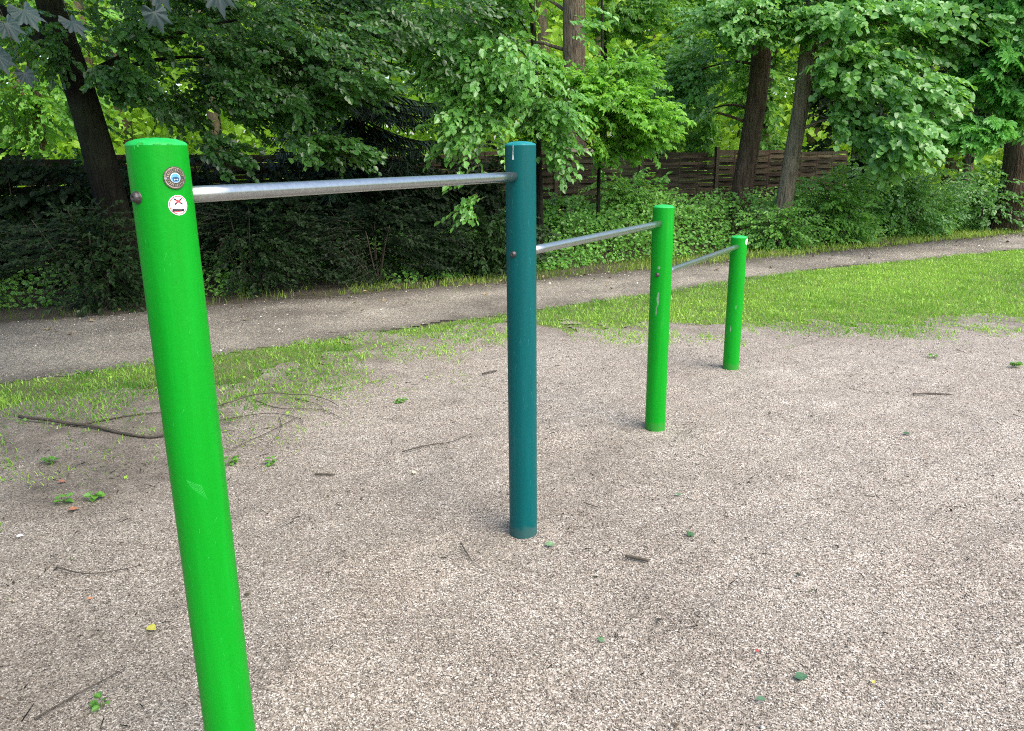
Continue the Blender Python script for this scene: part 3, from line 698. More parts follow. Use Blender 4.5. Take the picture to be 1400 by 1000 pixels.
# broad maple outside the left edge: its boughs shade the left and its big leaves hang into the corner
def corner_maple():
    base = (-4.6, 1.2, 0); root = empty('broad_maple', base)
    tag(root, 'broad maple whose large blue grey leaves hang close into the top left corner', 'tree')
    b = MB(); trunk_mesh(b, [(-4.6, 1.2, -.1), (-4.55, 1.2, 2), (-4.4, 1.3, 4), (-4.3, 1.4, 7)], .26, .14)
    limb(b, (-4.5, 1.25, 2.6), (-1.3, 2.9, 2.55), .07, .012, .10); limb(b, (-4.45, 1.3, 3.2), (-2.2, 4.0, 4.2), .08, .02, .05)
    limb(b, (-4.45, 1.3, 3.6), (-2.6, .2, 4.6), .08, .02, .05); limb(b, (-4.45, 1.3, 3.5), (-1.4, .9, 4.3), .07, .015, .05); limb(b, (-4.4, 1.3, 3.0), (-5.5, 4.4, 4.2), .08, .02, .05)
    b.build('trunk', M['bark_dark'], root, base)
    c = MB()
    crown(c, [((-4.2, 3.4, 4.7), (2.2, 2.6, 1.1), 380), ((-3.6, .8, 5.0), (2.2, 2.2, 1.2), 300), ((-4.8, 5.6, 4.8), (2.0, 1.8, 1.0), 260), ((-2.0, .9, 4.3), (1.5, 1.7, .8), 230), ((-2.6, 3.2, 4.1), (1.2, 1.2, .6), 130)], (-4.4, 1.3, 3), MPL, .17, .6, 8, cut=-.4)
    tips = [((-1.74, 3.0, 2.13), (.55, -.2, -.6), (.1, -.7, .5), .15), ((-1.60, 3.05, 2.10), (.6, -.1, -.5), (.2, -.6, .7), .13), ((-1.17, 2.8, 2.16), (.45, .1, -.8), (.1, -.8, .4), .14),
            ((-.97, 2.8, 2.15), (.1, -.1, -1), (.2, -.9, .2), .15), ((-1.27, 3.0, 2.12), (.15, .1, -1), (-.1, -.9, .3), .13), ((-1.86, 3.0, 1.98), (.4, -.1, -.8), (.2, -.8, .4), .13),
            ((-1.83, 3.1, 1.93), (.3, .1, -.9), (.3, -.8, .4), .10), ((-1.93, 3.2, 2.12), (.4, 0, -.7), (.1, -.8, .5), .14), ((-1.45, 2.9, 2.22), (.3, .1, -.9), (.1, -.9, .3), .13),
            ((-1.05, 2.75, 2.24), (.4, .1, -.9), (.1, -.9, .3), .14), ((-.78, 2.8, 2.24), (.4, .1, -.9), (.1, -.9, .3), .12), ((-2.05, 3.1, 2.2), (.4, .1, -.7), (.1, -.8, .5), .15)]
    P = np.array([t[0] for t in tips]); X = np.array([t[1] for t in tips]); Z = np.array([t[2] for t in tips]); s = .66 * np.array([t[3] for t in tips])
    Z = nrm(Z) + np.array([.45, .1, .45]); X = nrm(X) + np.array([.35, -.1, -.35])
    up = P + np.array([-.05, -.02, .22]); twigs(c, up, P, .002)
    fine = T_maple_fine()
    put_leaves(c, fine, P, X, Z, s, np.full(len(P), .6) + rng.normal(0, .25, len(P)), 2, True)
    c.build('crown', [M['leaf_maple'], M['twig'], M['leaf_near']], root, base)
corner_maple()

# ------------------------------------------------------------------ shrubs and ground cover
def shrub(base, r, h, n, label, lm, size=.052, tint=.45, m=9, tmpl=None, L=.3, name='shrub', cut=-.35):
    root = empty(name, (base[0], base[1], 0)); tag(root, label, 'shrub', 'shrubs along the back of the path')
    s = MB()
    for i in range(9):
        a = rng.uniform(0, 6.28); q = rng.uniform(.2, .8)
        limb(s, (base[0] + .06 * cos(a), base[1] + .06 * sin(a), -.03), (base[0] + r[0] * q * cos(a), base[1] + r[1] * q * sin(a), h * rng.uniform(.5, .85)), .014, .004, .05, n=6)
    s.build('stems', M['twig'], root, (base[0], base[1], 0))
    c = MB(); crown(c, [((base[0], base[1], h * .46), (r[0], r[1], h * .54), n)], (base[0], base[1], h * .2), tmpl or OV, size, L, m, tint0=tint, cut=cut, twig=.003, droop=.2, face=.5, ns=2.)
    c.build('foliage', [lm, M['twig']], root, (base[0], base[1], 0)); return root

SH = M['leaf_shade']
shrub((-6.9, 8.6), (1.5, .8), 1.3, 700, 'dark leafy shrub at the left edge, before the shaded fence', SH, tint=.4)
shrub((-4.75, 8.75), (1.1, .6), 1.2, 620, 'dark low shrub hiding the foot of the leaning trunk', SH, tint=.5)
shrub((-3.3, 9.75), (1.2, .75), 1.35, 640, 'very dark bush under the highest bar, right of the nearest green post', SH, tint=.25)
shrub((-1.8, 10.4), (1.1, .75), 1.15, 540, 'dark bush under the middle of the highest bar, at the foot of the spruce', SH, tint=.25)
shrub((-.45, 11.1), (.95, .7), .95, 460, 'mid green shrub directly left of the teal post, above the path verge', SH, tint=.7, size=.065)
shrub((2.1, 14.2), (1.0, .5), 1.45, 380, 'leafy shrub growing against the woven fence, right of the sapling stem', M['leaf_cover'], tint=.3, size=.085)
shrub((.75, 13.4), (.5, .45), 1.1, 170, 'small bright shrub in the dark corner right of the teal post', M['leaf_cover'], tint=.25, size=.08)
shrub((4.72, 13.5), (.75, .33), .85, 230, 'low bright brush hiding the foot of the slim grey trunk', M['leaf_cover'], tint=.5, size=.06)
shrub((6.0, 14.5), (1.1, .6), 1.5, 460, 'dense shrub right of the grey trunk below the hanging leaves', M['leaf_cover'], tint=.3, size=.075)
shrub((7.9, 15.6), (1.3, .6), 1.8, 560, 'tall bluish green shrub beneath the bright chestnut leaves', M['leaf_lime'], tint=.4, size=.075)
shrub((10.2, 16.6), (1.2, .8), 1.5, 460, 'dark rounded shrub at the right edge where the path leaves the picture', M['leaf_lime'], tint=.3, size=.075)

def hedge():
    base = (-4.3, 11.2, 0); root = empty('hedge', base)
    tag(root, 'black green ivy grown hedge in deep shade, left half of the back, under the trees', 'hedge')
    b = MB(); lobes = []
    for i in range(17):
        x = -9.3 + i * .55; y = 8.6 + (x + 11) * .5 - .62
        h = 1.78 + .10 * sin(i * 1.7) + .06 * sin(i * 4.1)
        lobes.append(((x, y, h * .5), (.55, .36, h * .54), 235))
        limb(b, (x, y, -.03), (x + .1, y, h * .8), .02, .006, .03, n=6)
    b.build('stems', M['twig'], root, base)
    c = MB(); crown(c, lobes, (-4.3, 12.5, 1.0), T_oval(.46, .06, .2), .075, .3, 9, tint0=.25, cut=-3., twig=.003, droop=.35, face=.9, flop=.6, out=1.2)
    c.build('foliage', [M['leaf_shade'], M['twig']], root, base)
hedge()

def cover_height(P):
    d = dist_line(P, PATH_FAR); beyond = ~in_poly(P, PATH_FAR + [(24, -20), (-30, -20)])
    hmax = .62 + .22 * np.clip(P[:, 0] / 3, -1, 1) + .17 * noise3(P, 1.1, 2) + .10 * noise3(P, 3.2, 1)
    start = np.where(P[:, 0] < 0, .75, .6) + .25 * noise3(P, 1.2, 0)
    return np.where(beyond, hmax * np.clip((d - start) / .9, 0, 1) ** .6, 0)
n = 300000
P = np.column_stack([rng.uniform(-9.5, 13, n), rng.uniform(5, 21, n)])
d = dist_line(P, PATH_FAR); H = cover_height(P)
k = (H > .03) & (d < 4.2) & (rng.random(n) < np.clip(1.15 - d / 5, .2, 1) * np.where(P[:, 0] < -1, .4, 1.)); P = P[k]; H = H[k]; n = len(P)
zz = H * rng.random(n) ** .45
A = rng.normal(0, 1, (n, 3)); A[:, 1] -= .6; A[:, 2] = -.25 + .3 * rng.normal(size=n)
Zn = np.array([.1, -.55, 1.]) + rng.normal(0, .42, (n, 3))
ti = .42 + .25 * noise3(P, .9, 3) + .15 * noise3(P, 3, 2) + rng.normal(0, .13, n) + np.clip(P[:, 0] * .02, -.25, .12)
b = MB(); put_leaves(b, T_oval(.42, .08, .2), np.column_stack([P, zz]), A, Zn, rng.uniform(.04, .075, n), ti)
s = rng.choice(n, 6000, replace=False); q = np.column_stack([P[s], zz[s]]); q0 = q.copy(); q0[:, 2] = -.02; q0[:, :2] += rng.normal(0, .06, (6000, 2))
twigs(b, q0, q, .003)
tag(b.build('ground_cover', [M['leaf_cover'], M['twig_g']]), kind='stuff')

# bits of bark, stalks and crumbled leaf on the gravel
b = MB(); n = 1500
P = np.column_stack([rng.uniform(-3.2, 6, n), rng.uniform(1.2, 7.2, n)])
P = P[in_poly(P, GRAVEL) & (rng.random(n) < np.clip(.55 + .5 * noise3(P, 1.2, 2) - .08 * P[:, 0], .08, 1))]; n = len(P)
z = gravel_h(P) + .006; a = rng.uniform(0, 6.28, n); l = rng.lognormal(math.log(.022), .55, n)
e = np.column_stack([P + np.column_stack([np.cos(a), np.sin(a)]) * l[:, None], z + rng.normal(0, .004, n)])
twigs(b, np.column_stack([P, z]), e, .0022, 1)
k = rng.random(n) < .35; m_ = k.sum()
put_leaves(b, T_oval(.5, .2, .3), np.column_stack([P[k] + rng.normal(0, .1, (m_, 2)), z[k]]), rng.normal(0, 1, (m_, 3)) * np.array([1, 1, .3]), np.array([0, 0, 1.]) + rng.normal(0, .4, (m_, 3)), rng.uniform(.006, .018, m_), rng.random(m_), 0)
mc, nt, out = mat('crumb'); bsdf(nt, out, ramp(nt, attr(nt), [(0, (.03, .022, .014)), (.7, (.12, .08, .045)), (.9, (.10, .16, .05)), (1, (.4, .36, .25))]), .8)
tag(b.build('gravel_debris', [mc, M['bark_dark']]), kind='stuff')

# fallen brown leaves under the trees
n = 2600
P = np.column_stack([rng.uniform(-9, 12, n), rng.uniform(4, 19, n)]); d = dist_line(P, PATH_FAR)
P = P[(d < 1.3) & (rng.random(n) < np.exp(-d / .6))]; n = len(P)
b = MB(); put_leaves(b, T_oval(.4, .15, .3), np.column_stack([P, np.full(n, .012)]), rng.normal(0, 1, (n, 3)) * np.array([1, 1, .2]), np.array([0, 0, 1.]) + rng.normal(0, .3, (n, 3)), rng.uniform(.04, .07, n), rng.random(n))
m_, nt, out = mat('litter'); bsdf(nt, out, ramp(nt, attr(nt), [(0, (.09, .06, .03)), (.6, (.24, .18, .10)), (.8, (.14, .2, .05)), (1, (.5, .45, .33))]), .8)
tag(b.build('leaf_litter', m_), kind='stuff')

# far wood beyond the meadow, one mass
b = MB()
for (y0, y1, z1, n, sz) in ((24, 31, 9, 12000, .30), (31, 44, 15, 16000, .42), (46, 58, 22, 9000, .8)):
    P = np.column_stack([rng.uniform(-46, 46, n), rng.uniform(y0, y1, n), rng.uniform(.0, 1, n) ** .8 * z1])
    P = P[(noise3(P, .38, 0) + .5 * noise3(P, 1.1, 2) > -.25) | (y0 > 45)]; n = len(P)
    for j in range(5):
        Q = P + rng.normal(0, .45, (n, 3)); Q[:, 2] = np.maximum(Q[:, 2], .05)
        put_leaves(b, OVw, Q, rng.normal(0, 1, (n, 3)) + np.array([0, 0, -.4]), np.array([0, -.4, 1.]) + rng.normal(0, .5, (n, 3)), sz * rng.uniform(.6, 1.2, n),
                   .5 + .35 * noise3(P, .3, 1) + .2 * noise3(P, 1., 3) + rng.normal(0, .12, n))
for i in range(26):
    x = rng.uniform(-26, 26); y = rng.uniform(25, 40)
    V, F = tube([(x, y, -.1), (x + rng.normal(0, .2), y, 4), (x + rng.normal(0, .5), y, 11)], [.28, .2, .1], 8); b.add(V, F, 1)
tag(b.build('far_wood', [M['leaf_far'], M['bark_mid']]), kind='stuff')

# ------------------------------------------------------------------ woven fence
def fence():
    A = np.array([-11., 8.6]); B_ = np.array([7.6, 17.9]); dirv = (B_ - A); Lf = np.linalg.norm(dirv); dirv /= Lf
    nv = np.array([-dirv[1], dirv[0]]); root = empty('woven_fence', (A[0], A[1], 0))
    tag(root, 'brown woven wooden lath fence running along the back below the trees', 'fence')
    n = 11; W = Lf / n; rz = math.atan2(dirv[1], dirv[0])
    for i in range(n):
        a = A + dirv * W * i; top = 1.70 + .03 * sin(i * 2.3)
        b = MB(); S = 25
        rows = 27; hh = (top - .08) / rows
        for r in range(rows):
            u = np.linspace(.0, W, S)
            off = .016 * np.sin(u / W * pi * 4 + (pi if r % 2 else 0))
            z = .06 + hh * r + .006 * np.sin(u * 2.3 + r * 1.9 + i) + rng.normal(0, .003)
            c = a + dirv * u[:, None] + nv * off[:, None]
            q = []
            for (dn, dz) in ((-.006, 0), (.006, 0), (.006, hh * .99), (-.006, hh * .99)):
                q.append(np.column_stack([c + nv * dn, z + dz]))
            V = np.concatenate(q); F = []
            for s in range(S - 1):
                for (x, y) in ((0, 1), (1, 2), (2, 3), (3, 0)):
                    F.append((x * S + s, x * S + s + 1, y * S + s + 1, y * S + s))
            b.add(V, np.array(F), 0, rng.uniform(0, 1), False)
        for k in (.25, .5, .75):
            c = a + dirv * W * k
            V, F = box((c[0], c[1], top / 2), (.025, .02, top - .05), rz); b.add(V, F, 0, .5, False)
        b.build('woven_panel', M['lath_grey'] if i in (0, 2, 4, 6, 7) else M['lath_red'], root, (A[0], A[1], 0))
        p = MB(); V, F = box((a[0], a[1], (top + .05) / 2 - .05), (.08, .08, top + .13), rz); p.add(V, F, 0, .5, False)
        p.build('fence_post', M['wood_dark'], root, (A[0], A[1], 0))
        if i == 7:
            c = a + dirv * W * .5
            p = MB(); V, F = box((c[0], c[1], top + .035), (W - .1, .11, .06), rz); p.add(V, F, 0, .5, False)
            tag(p.build('cap_rail', M['wood_pale'], root, (A[0], A[1], 0)), 'pale weathered cap rail')
fence()

# ------------------------------------------------------------------ pull-up bars
ROOT = np.array([POSTS[1][0], POSTS[1][1], 0.])
PR = .06
bars_root = empty('pull_up_bars', ROOT)
tag(bars_root, 'row of three stepped steel pull up bars between three green posts and one teal post', 'exercise bars')
def decal(b, post, phi0, z0, pts, off, mat, nseg=None):
    """2-D outline (u right, v up) laid on the post's round face as a thin raised patch"""
    x, y = POSTS[post]; pts = np.asarray(pts, float)
    def on(u, v, o):
        ph = phi0 + u / PR; return np.column_stack([x + (PR + o) * np.cos(ph), y + (PR + o) * np.sin(ph), z0 + v])
    c = pts.mean(0); rings = [1., .75, .5, .25]
    V = [on(pts[:, 0], pts[:, 1], .00005)] + [on(c[0] + (pts[:, 0] - c[0]) * r, c[1] + (pts[:, 1] - c[1]) * r, off) for r in rings] + [on(c[:1], c[1:], off)]
    n = len(pts); F = []
    for i in range(len(rings)):
        for j in range(n):
            k = (j + 1) % n; F.append((i * n + j, i * n + k, (i + 1) * n + k, (i + 1) * n + j))
    i = len(rings); T = [(i * n + j, i * n + (j + 1) % n, (i + 1) * n) for j in range(n)]
    b.add(np.concatenate(V), [np.array(F), np.array(T)], mat, .5, False)
def disc(r, n=36): 
    t = np.arange(n) * 2 * pi / n; return np.column_stack([r * np.cos(t), r * np.sin(t)])
def stroke(p, q, w0, w1=None, n=5):
    w1 = w0 if w1 is None else w1
    p = np.array(p, float); q = np.array(q, float); d = (q - p) / np.linalg.norm(q - p); s = np.array([-d[1], d[0]])
    t = np.linspace(0, 1, n)[:, None]; w = (w0 + (w1 - w0) * t) / 2
    return np.concatenate([p + (q - p) * t - s * w, (p + (q - p) * t + s * w)[::-1]])

TOPS = [1.648, 1.661, 1.338, 1.029]
BAR_Z = [1.53, 1.235, .95]
post_objs = []
for i, (x, y) in enumerate(POSTS):
    t = TOPS[i]
    prof = [(PR, -.3), (PR, .0), (PR, t * .25), (PR, t * .5), (PR, t * .75), (PR, t - .016)]
    b = MB(); V, F = lathe(x, y, prof, 64); b.add(V, F)
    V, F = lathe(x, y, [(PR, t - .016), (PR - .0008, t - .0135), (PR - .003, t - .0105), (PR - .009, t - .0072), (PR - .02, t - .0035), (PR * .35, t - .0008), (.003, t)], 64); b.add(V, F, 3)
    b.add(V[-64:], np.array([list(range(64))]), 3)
    vph = math.atan2(-y, -x)
    r = np.random.default_rng(5 + i)
    if i == 0:
        for q in range(9):   # fan of light rub marks half way down
            u0 = -.026 + q * .0036
            decal(b, 0, vph, .885, stroke((u0, .028 - q * .002), (u0 + .010, .006 - q * .004), .0012, .0006), .0002, 1)
        for q in range(26):
            u0 = r.uniform(-.05, .05); z0 = r.uniform(.15, 1.45); dl = r.uniform(.004, .016)
            decal(b, 0, vph, z0, stroke((u0, 0), (u0 + r.normal(0, .004), -dl), .0008, .0005), .0002, 1)
        # paint runs and droppings on the rim
        for (u0, w, l, zz) in ((-.045, .003, .010, -.020), (-.030, .016, .006, -.013), (-.036, .006, .010, -.016), (.002, .018, .004, -.0135), (.026, .014, .004, -.0135)):
            a = np.linspace(0, 2 * pi, 14)[:-1]; o = np.column_stack([w * .5 * np.cos(a), l * .5 * np.sin(a)]) * r.uniform(.55, 1.2, (13, 1))
            decal(b, 0, vph, t + zz, o + np.array([u0, 0]), .0004, 1)
    if i == 1:
        decal(b, 1, vph, t - .01, stroke((-.029, -.006), (-.030, -.045), .0025, .002), .0006, 2)
        decal(b, 1, vph, t - .01, stroke((-.030, -.040), (-.030, -.058), .003, .008), .001, 2)
        for q in range(34):
            u0 = r.uniform(-.05, .05); z0 = r.uniform(.2, 1.5); dl = r.uniform(.006, .03)
            decal(b, 1, vph, z0, stroke((u0, 0), (u0 + r.normal(0, .003), -dl), .001, .0006), .0002, 1)
    if i == 2:
        for (u0, z0, w, l) in ((-.014, .99, .016, .02), (-.012, .80, .014, .09), (-.02, .74, .008, .07), (-.008, .82, .007, .06)):
            a = np.linspace(0, 2 * pi, 14)[:-1]; o = np.column_stack([w * .5 * np.cos(a), l * .5 * np.sin(a)]) * r.uniform(.65, 1.2, (13, 1))
            decal(b, 2, vph, z0, o + np.array([u0, 0]), .0002, 1)
    if i == 3:
        for (u0, z0, w, l) in ((-.02, .33, .01, .05), (.01, .5, .006, .04)):
            a = np.linspace(0, 2 * pi, 14)[:-1]; o = np.column_stack([w * .5 * np.cos(a), l * .5 * np.sin(a)]) * r.uniform(.65, 1.2, (13, 1))
            decal(b, 3, vph, z0, o + np.array([u0, 0]), .0002, 1)
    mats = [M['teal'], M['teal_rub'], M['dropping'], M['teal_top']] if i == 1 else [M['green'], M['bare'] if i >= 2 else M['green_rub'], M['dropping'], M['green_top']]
    o = b.build('post', mats, bars_root, ROOT)
    tag(o, ['tall green post with round plaque and warning sticker', 'teal post', 'middle green post with rubbed paint', 'shortest green post'][i])
    post_objs.append(o)
for i in range(3):
    a = np.array([*POSTS[i], BAR_Z[i]]); e = np.array([*POSTS[i + 1], BAR_Z[i]]); d = nrm(e - a)
    b = MB(); pts = np.linspace(a + d * (PR - .025), e - d * (PR - .025), 12); V, F = tube(pts, .0182, 28); b.add(V, F)
    b.build('bar', M['steel'], bars_root, ROOT)
    # domed bolt on the outer side of the post that carries the bar
    bp = MB(); c = a - d * PR
    prof = [(.013, 0), (.013, .004), (.0115, .004), (.0105, .010), (.007, .0135), (.003, .0135), (.003, .011), (.0, .011)]
    V, F = lathe(0, 0, [(max(r_, 1e-4), z_) for r_, z_ in prof], 20)
    ux = -d; uy = np.array([0, 0, 1.]); uz = np.cross(ux, uy)
    V = c + V[:, 2:3] * ux - .002 * ux + V[:, 0:1] * uz + V[:, 1:2] * uy
    bp.add(V, F, 0, .5, True); bp.build('bolt', M['bolt'], post_objs[i], ROOT)

# round metal plaque
vph = math.atan2(-POSTS[0][1], -POSTS[0][0])
phm = vph + R_(26); zm = 1.568
b = MB()
decal(b, 0, phm, zm, disc(.0225), .0030, 1)
decal(b, 0, phm, zm, disc(.0208), .0034, 0)
decal(b, 0, phm, zm, disc(.0185), .0036, 1)
lr = np.random.default_rng(3)
for q in range(26):      # worn raised lettering round the ring, too small to read
    a = pi * .5 + (q + .5) * 2 * pi / 26
    if min(abs((a % pi)), pi - (a % pi)) < .16: continue
    r0, r1 = .0125, .0172; t1 = a + lr.uniform(-.05, .05)
    decal(b, 0, phm, zm, stroke((r0 * cos(a), r0 * sin(a)), (r1 * cos(t1), r1 * sin(t1)), lr.uniform(.0012, .0024), lr.uniform(.0012, .0022), 3), .0040, 0)
decal(b, 0, phm, zm, disc(.0100), .0040, 3)
decal(b, 0, phm, zm - .0005, disc(.0086), .0043, 2)
a = np.linspace(0, pi, 12); decal(b, 0, phm, zm - .0020, np.column_stack([.0066 * np.cos(a), .0040 * np.sin(a)]), .0046, 4)
decal(b, 0, phm, zm - .0030, stroke((-.0055, -.001), (.0055, -.001), .006, .006), .0046, 4)
for s in (-1, 1):
    decal(b, 0, phm, zm - .0030, disc(.0015, 10) + np.array([s * .0026, -.0006]), .0049, 3)
    decal(b, 0, phm, zm - .001, disc(.0026, 12) + np.array([s * .0190, 0]), .0055, 5)
b.build('plaque', [M['brass'], M['plaque_dark'], M['plaque_blue'], M['pale_blue'], M['plaque_navy'], M['steel']], post_objs[0], ROOT)
# warning sticker
phs = vph + R_(27); zs = 1.513
b = MB()
decal(b, 0, phs, zs, disc(.0205), .0006, 0); decal(b, 0, phs, zs, disc(.0188), .0008, 1); decal(b, 0, phs, zs, disc(.0172), .0010, 0)
def st(p, q, w, mt, o=.0013, w1=None): decal(b, 0, phs, zs, stroke(p, q, w * 1.45, w1 and w1 * 1.45), o, mt)
st((-.0085, .0135), (.0085, .002), .0020, 2); st((-.008, .0015), (.0085, .0135), .0020, 2)
st((-.0045, .0105), (.0045, .0055), .0022, 1, .0016); st((-.004, .005), (.0045, .0105), .0022, 1, .0016)
st((-.008, -.002), (-.003, -.006), .0012, 3); st((.008, -.002), (.003, -.006), .0012, 3); st((-.002, -.0025), (.003, -.002), .0040, 3)
st((-.0135, -.0095), (.002, -.0105), .0040, 2, .0013, .0032); st((.002, -.0105), (.009, -.0105), .0034, 2, .0013, .0026); st((.0085, -.0075), (.0085, -.013), .0026, 2, .0016)
st((-.010, -.0125), (.004, -.0125), .0009, 1, .0016); st((.005, -.013), (.001, -.0165), .0010, 3)
b.build('warning_sticker', [M['white'], M['red'], M['black'], M['pale_blue']], post_objs[0], ROOT)
# small white sticker seen edge-on on the shortest post
b = MB(); v3 = math.atan2(-POSTS[3][1], -POSTS[3][0])
decal(b, 3, v3 + R_(72), .985, disc(.024), .0006, 0); b.build('round_sticker', [M['white']], post_objs[3], ROOT)

# ------------------------------------------------------------------ fallen branch, twigs, leaves, weeds
def gz(x, y):
    P = np.array([[x, y]]); return float(gravel_h(P)[0]) if in_poly(P, GRAVEL)[0] else -.005
def stick(name, label, pts, r0, r1, m=None, side=(), cat='twig', z=.012, group=None):
    P = np.array([(x, y, gz(x, y) + z + (dz[0] if dz else 0)) for x, y, *dz in pts])
    o3 = P[0].copy(); b = MB()
    p = smoothpath(P, 6 * len(P)); p[:, 2] += .004 * noise3(p, 9, 1)
    p[:, :2] += .006 * np.column_stack([noise3(p, 7, 2), noise3(p, 7, 3)])
    V, F = tube(p, np.linspace(r0, r1, len(p)) * (1 + .15 * noise3(p, 14, 0)), 8); b.add(V, F)
    for s in side:
        Q = np.array([(x, y, gz(x, y) + z) for x, y in s]); q = smoothpath(Q, 6 * len(Q)); q[:, :2] += .006 * np.column_stack([noise3(q, 7, 2), noise3(q, 7, 3)])
        V, F = tube(q, np.linspace(r1 * 1.1 + .0012, .0012, len(q)), 6); b.add(V, F)
    return tag(b.build(name, m or M['stick'], None, o3), label, cat, group or {'twig': 'twigs lying on the gravel', 'branch': 'fallen branches at the grass edge'}[cat])
stick('fallen_branch', 'long dark fallen branch lying on the thin grass left of the nearest post', [(-3.18, 4.70, .02), (-2.66, 4.54, .01), (-2.24, 4.36), (-2.1, 4.36), (-1.95, 4.46)], .0115, .005,
      side=[[(-2.75, 4.56), (-2.5, 4.75), (-2.2, 4.85)], [(-2.12, 4.44), (-1.95, 4.40), (-1.7, 4.43)]], cat='branch')
stick('fallen_branch', 'forked thin branch lying across the grass edge just right of the nearest post', [(-2.0, 4.86, .01), (-1.77, 5.1, .03), (-1.5, 5.08, .03), (-1.3, 5.02, .02), (-1.15, 4.86)], .0045, .0016,
      side=[[(-1.8, 5.08), (-1.55, 4.88), (-1.25, 4.8), (-1.08, 4.62)], [(-1.5, 5.08), (-1.3, 4.92), (-1.2, 4.7)]], cat='branch')
stick('fallen_branch', 'low dark brushwood twig behind the nearest post at the gravel edge', [(-1.9, 4.62), (-1.6, 4.72, .01), (-1.38, 4.66), (-1.3, 4.5)], .003, .0012, side=[[(-1.38, 4.66), (-1.5, 4.3), (-1.62, 4.05)], [(-1.5, 4.68), (-1.42, 4.45), (-1.4, 4.2)]], cat='branch')
stick('twig', 'short thick twig piece on the gravel left of centre', [(-1.02, 3.68), (-.92, 3.70)], .006, .005)
stick('twig', 'crooked thin twig on gravel left of the teal post', [(-.62, 4.02), (-.48, 4.12), (-.36, 4.13), (-.24, 4.25)], .004, .002)
stick('twig', 'dark twig beside the small grass tuft on the upper gravel', [(-.22, 5.63), (-.12, 5.73)], .007, .005)
stick('twig', 'thin dark twig on the far gravel at the right', [(2.72, 4.98), (2.86, 5.02), (2.98, 4.97)], .006, .004)
stick('twig', 'short dark stub of bark right of the teal post foot', [(.46, 2.83), (.545, 2.785)], .0065, .0055)
stick('twig', 'thin stick slanting at the bottom left corner', [(-1.42, 1.93), (-1.33, 2.06), (-1.27, 2.16)], .0028, .0015)
stick('twig', 'curved thin twig in the gravel left of the nearest post', [(-1.85, 2.78), (-1.7, 2.74), (-1.52, 2.80)], .003, .0015)
stick('twig', 'thin dark twig close in front of the teal post', [(-.22, 2.95), (-.19, 2.84), (-.17, 2.78)], .003, .002)
stick('twig', 'small twig near the middle of the gravel, right of a grey stone', [(.33, 3.35), (.40, 3.30)], .003, .002)

def fleaf(label, xy, size, col, az, tmpl=None, tilt=.2, name='fallen_leaf'):
    x, y = xy; b = MB(); o = np.array([x, y, gz(x, y) + .012])
    mt, nt, out = mat('fallen_leaf_' + '%02d' % len(bpy.data.materials))
    n_ = noise(nt, coord(nt), 60, 3); col = tuple(.78 * c + .02 for c in col); p = bsdf(nt, out, ramp(nt, n_, [(.3, tuple(c * .75 for c in col)), (.7, tuple(min(1, c * 1.2) for c in col))]), .7, Specular_IOR_Level=.15)
    put_leaves(b, tmpl or T_oval(.33, .06, .10), o[None], np.array([[cos(az), sin(az), tilt * .4]]), np.array([[tilt * sin(az), -tilt, 1.]]), np.array([size * .62]), np.array([.5]))
    return tag(b.build(name, mt, None, o), label, 'leaf', 'leaves fallen on the ground')
G1 = (.035, .12, .035); G2 = (.09, .22, .09)
fleaf('green lobed fallen leaf on gravel to the right of the teal post foot', (.74, 2.98), .075, G1, .1, MPL)
fleaf('small bright green leaf scrap on gravel between the teal and middle posts', (.80, 3.40), .055, G2, 1.9)
fleaf('pale green fallen leaf lying flat right against the teal post foot', (.13, 2.955), .075, (.14, .26, .12), -.1)
fleaf('torn pale green leaf in the lower middle of the gravel', (.285, 2.28), .05, G2, .5, MPL)
fleaf('blackened leaf bit in the lower middle of the gravel', (.5, 2.39), .035, (.02, .017, .014), .4)
fleaf('tiny red leaf on the gravel at the lower right', (.79, 2.19), .03, (.36, .07, .06), .2, MPL)
fleaf('blue green leaf near the bottom edge', (.75, 1.965), .045, (.07, .17, .09), 2.8)
fleaf('narrow curled green leaf at the lower right', (.87, 2.06), .075, (.04, .13, .06), .1)
fleaf('tiny yellow leaf at the lower right', (1.1, 2.03), .028, (.5, .45, .10), .7)
fleaf('dark crumpled leaf with green edge at the right', (1.08, 2.62), .045, (.02, .035, .012), .7, MPL)
fleaf('black curled leaf bit at the right, farther than the dark crumpled one', (1.32, 2.82), .035, (.018, .015, .012), 2.2)
fleaf('small dark green leaf on the far right gravel', (2.25, 4.17), .07, (.03, .10, .035), .1)
fleaf('yellow feathery leaf on gravel left of the nearest post', (-1.30, 2.39), .075, (.44, .42, .06), -.55)
fleaf('orange brown leaf bit on the left gravel', (-1.61, 2.57), .032, (.55, .22, .10), .3)
fleaf('rust coloured leaf at the left beside the weed seedlings', (-2.09, 3.31), .075, (.34, .15, .08), .2)
fleaf('faded red brown leaf on the left dirt patch', (-2.34, 3.66), .065, (.32, .13, .08), .1)
fleaf('cream coloured leaf scrap on the middle gravel', (-.52, 3.72), .06, (.62, .58, .38), 1.4)
fleaf('white leaf scrap on the dark gravel at the left edge', (-2.18, 3.06), .05, (.74, .74, .70), .2)
fleaf('dark brown leaf bit by the lower left of the nearest post', (-1.02, 2.57), .04, (.05, .045, .015), .1)

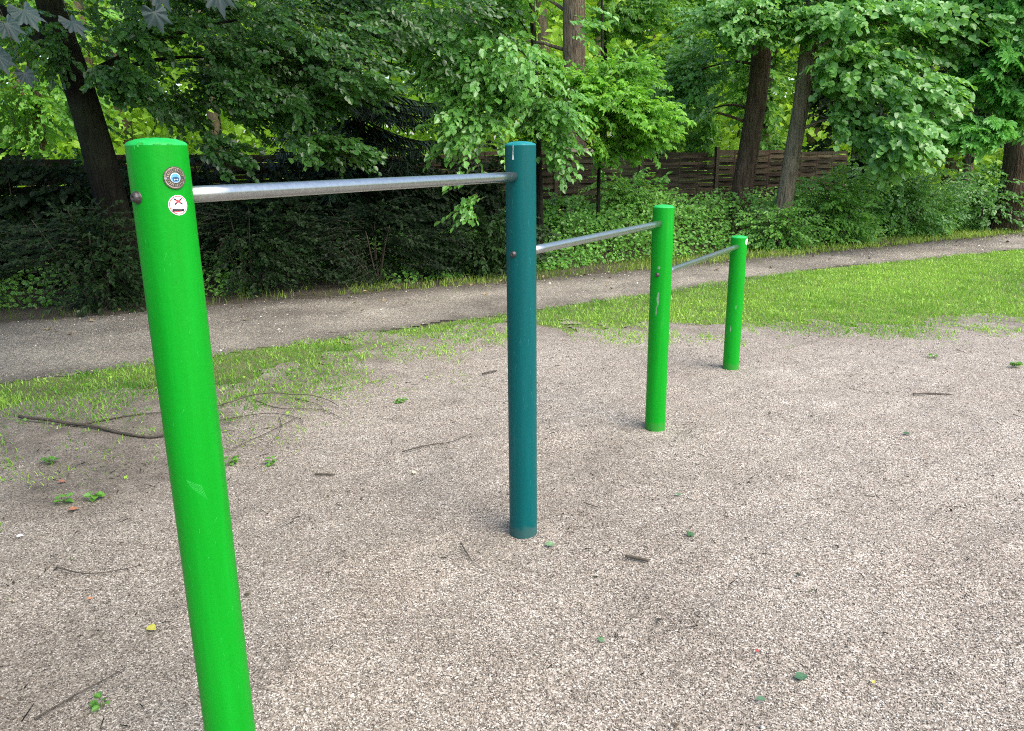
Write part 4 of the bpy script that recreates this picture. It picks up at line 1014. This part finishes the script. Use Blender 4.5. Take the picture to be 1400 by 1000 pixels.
def weed(label, xy, n, size, tint=.6):
    x, y = xy; o = np.array([x, y, gz(x, y) + .004]); b = MB()
    a = rng.uniform(0, 6.28, n); P = o + np.column_stack([np.cos(a) * .012, np.sin(a) * .012, rng.uniform(.004, .03, n)])
    X = np.column_stack([np.cos(a), np.sin(a), rng.uniform(-.1, .5, n)])
    put_leaves(b, T_oval(.45, .1, .2), P, X, np.array([0, 0, 1.]) + rng.normal(0, .25, (n, 3)), rng.uniform(.6, 1.1, n) * size * .7, np.full(n, tint * .6) + rng.normal(0, .1, n))
    twigs(b, np.repeat(o[None], n, 0), P, .0015)
    return tag(b.build('weed', [M['leaf_cover'], M['twig_g']], None, o), label, 'weed', 'small weeds in the gravel')
weed('left one of two weed seedlings on the left dirt', (-2.16, 3.40), 9, .055)
weed('right one of two weed seedlings on the left dirt', (-2.04, 3.45), 11, .055)
weed('dark leafy weed at the bottom left of the gravel', (-1.24, 1.97), 7, .04, .15)
weed('small green weed just right of the nearest post, in the gravel', (-1.53, 3.88), 12, .06, .7)
weed('pale weed right of the small green one near the nearest post', (-1.30, 3.87), 9, .05, .6)
weed('low weed at the left by the fallen branch tip', (-2.55, 3.95), 9, .06, .3)
weed('green weed on the gravel edge at the middle, before the grass', (-.75, 4.95), 11, .055, .5)
weed('weed tuft at the far right gravel edge', (3.83, 5.65), 12, .07, .6)
weed('little weed in the far gravel between right lawn and gravel', (3.4, 6.0), 8, .05, .6)

# ------------------------------------------------------------------ light, sky, camera
SUN_EL, SUN_AZ = R_(52), R_(132)     # azimuth measured clockwise from +Y
w = bpy.data.worlds.new('World'); scene.world = w; w.use_nodes = True
nt = w.node_tree; bg = nt.nodes['Background']
sky = nt.nodes.new('ShaderNodeTexSky'); sky.sky_type = 'NISHITA'; sky.sun_disc = False
sky.sun_elevation = SUN_EL; sky.sun_rotation = SUN_AZ; sky.air_density = 1.; sky.dust_density = 3.; sky.ozone_density = 1.
nt.links.new(sky.outputs[0], bg.inputs[0]); bg.inputs[1].default_value = .15
sl = bpy.data.lights.new('sun', 'SUN'); sl.energy = 1.5; sl.angle = R_(60); sl.color = (1., .93, .81)
so = bpy.data.objects.new('sun', sl); COL.objects.link(so)
from mathutils import Vector, Matrix
dv = Vector((sin(SUN_AZ) * cos(SUN_EL), cos(SUN_AZ) * cos(SUN_EL), sin(SUN_EL)))
so.rotation_euler = dv.to_track_quat('Z', 'Y').to_euler()

cam = bpy.data.cameras.new('camera'); co = bpy.data.objects.new('camera', cam); COL.objects.link(co)
cam.sensor_width = 36; cam.lens = 1051 / 1400 * 36; cam.clip_end = 1000; cam.clip_start = .05
Rm = Matrix(((.99993887, .01105714, 0), (-.00288475, .26087854, -.96536732), (-.0106742, .96530831, .26089449)))
co.matrix_world = Matrix.Translation((0, 0, 1.6)) @ Rm.to_4x4()
scene.camera = co

scene.render.engine = 'CYCLES'
cy = scene.cycles
cy.max_bounces = 7; cy.diffuse_bounces = 4; cy.glossy_bounces = 3; cy.transmission_bounces = 4; cy.transparent_max_bounces = 4
cy.use_denoising = False; cy.pixel_filter_type = 'BLACKMAN_HARRIS'; cy.filter_width = 1.05; cy.caustics_reflective = False; cy.caustics_refractive = False
try:
    cy.denoiser = 'OPENIMAGEDENOISE'; cy.denoising_input_passes = 'RGB_ALBEDO_NORMAL'
except Exception: pass
cy.sample_clamp_indirect = 6
vs = scene.view_settings; vs.view_transform = 'Standard'; vs.look = 'None'; vs.gamma = 1; vs.exposure = 1.42
print('pebbles', npeb, 'grass', ngrass, 'tris', sum(len(o.data.loops) for o in scene.objects if o.type == 'MESH'))
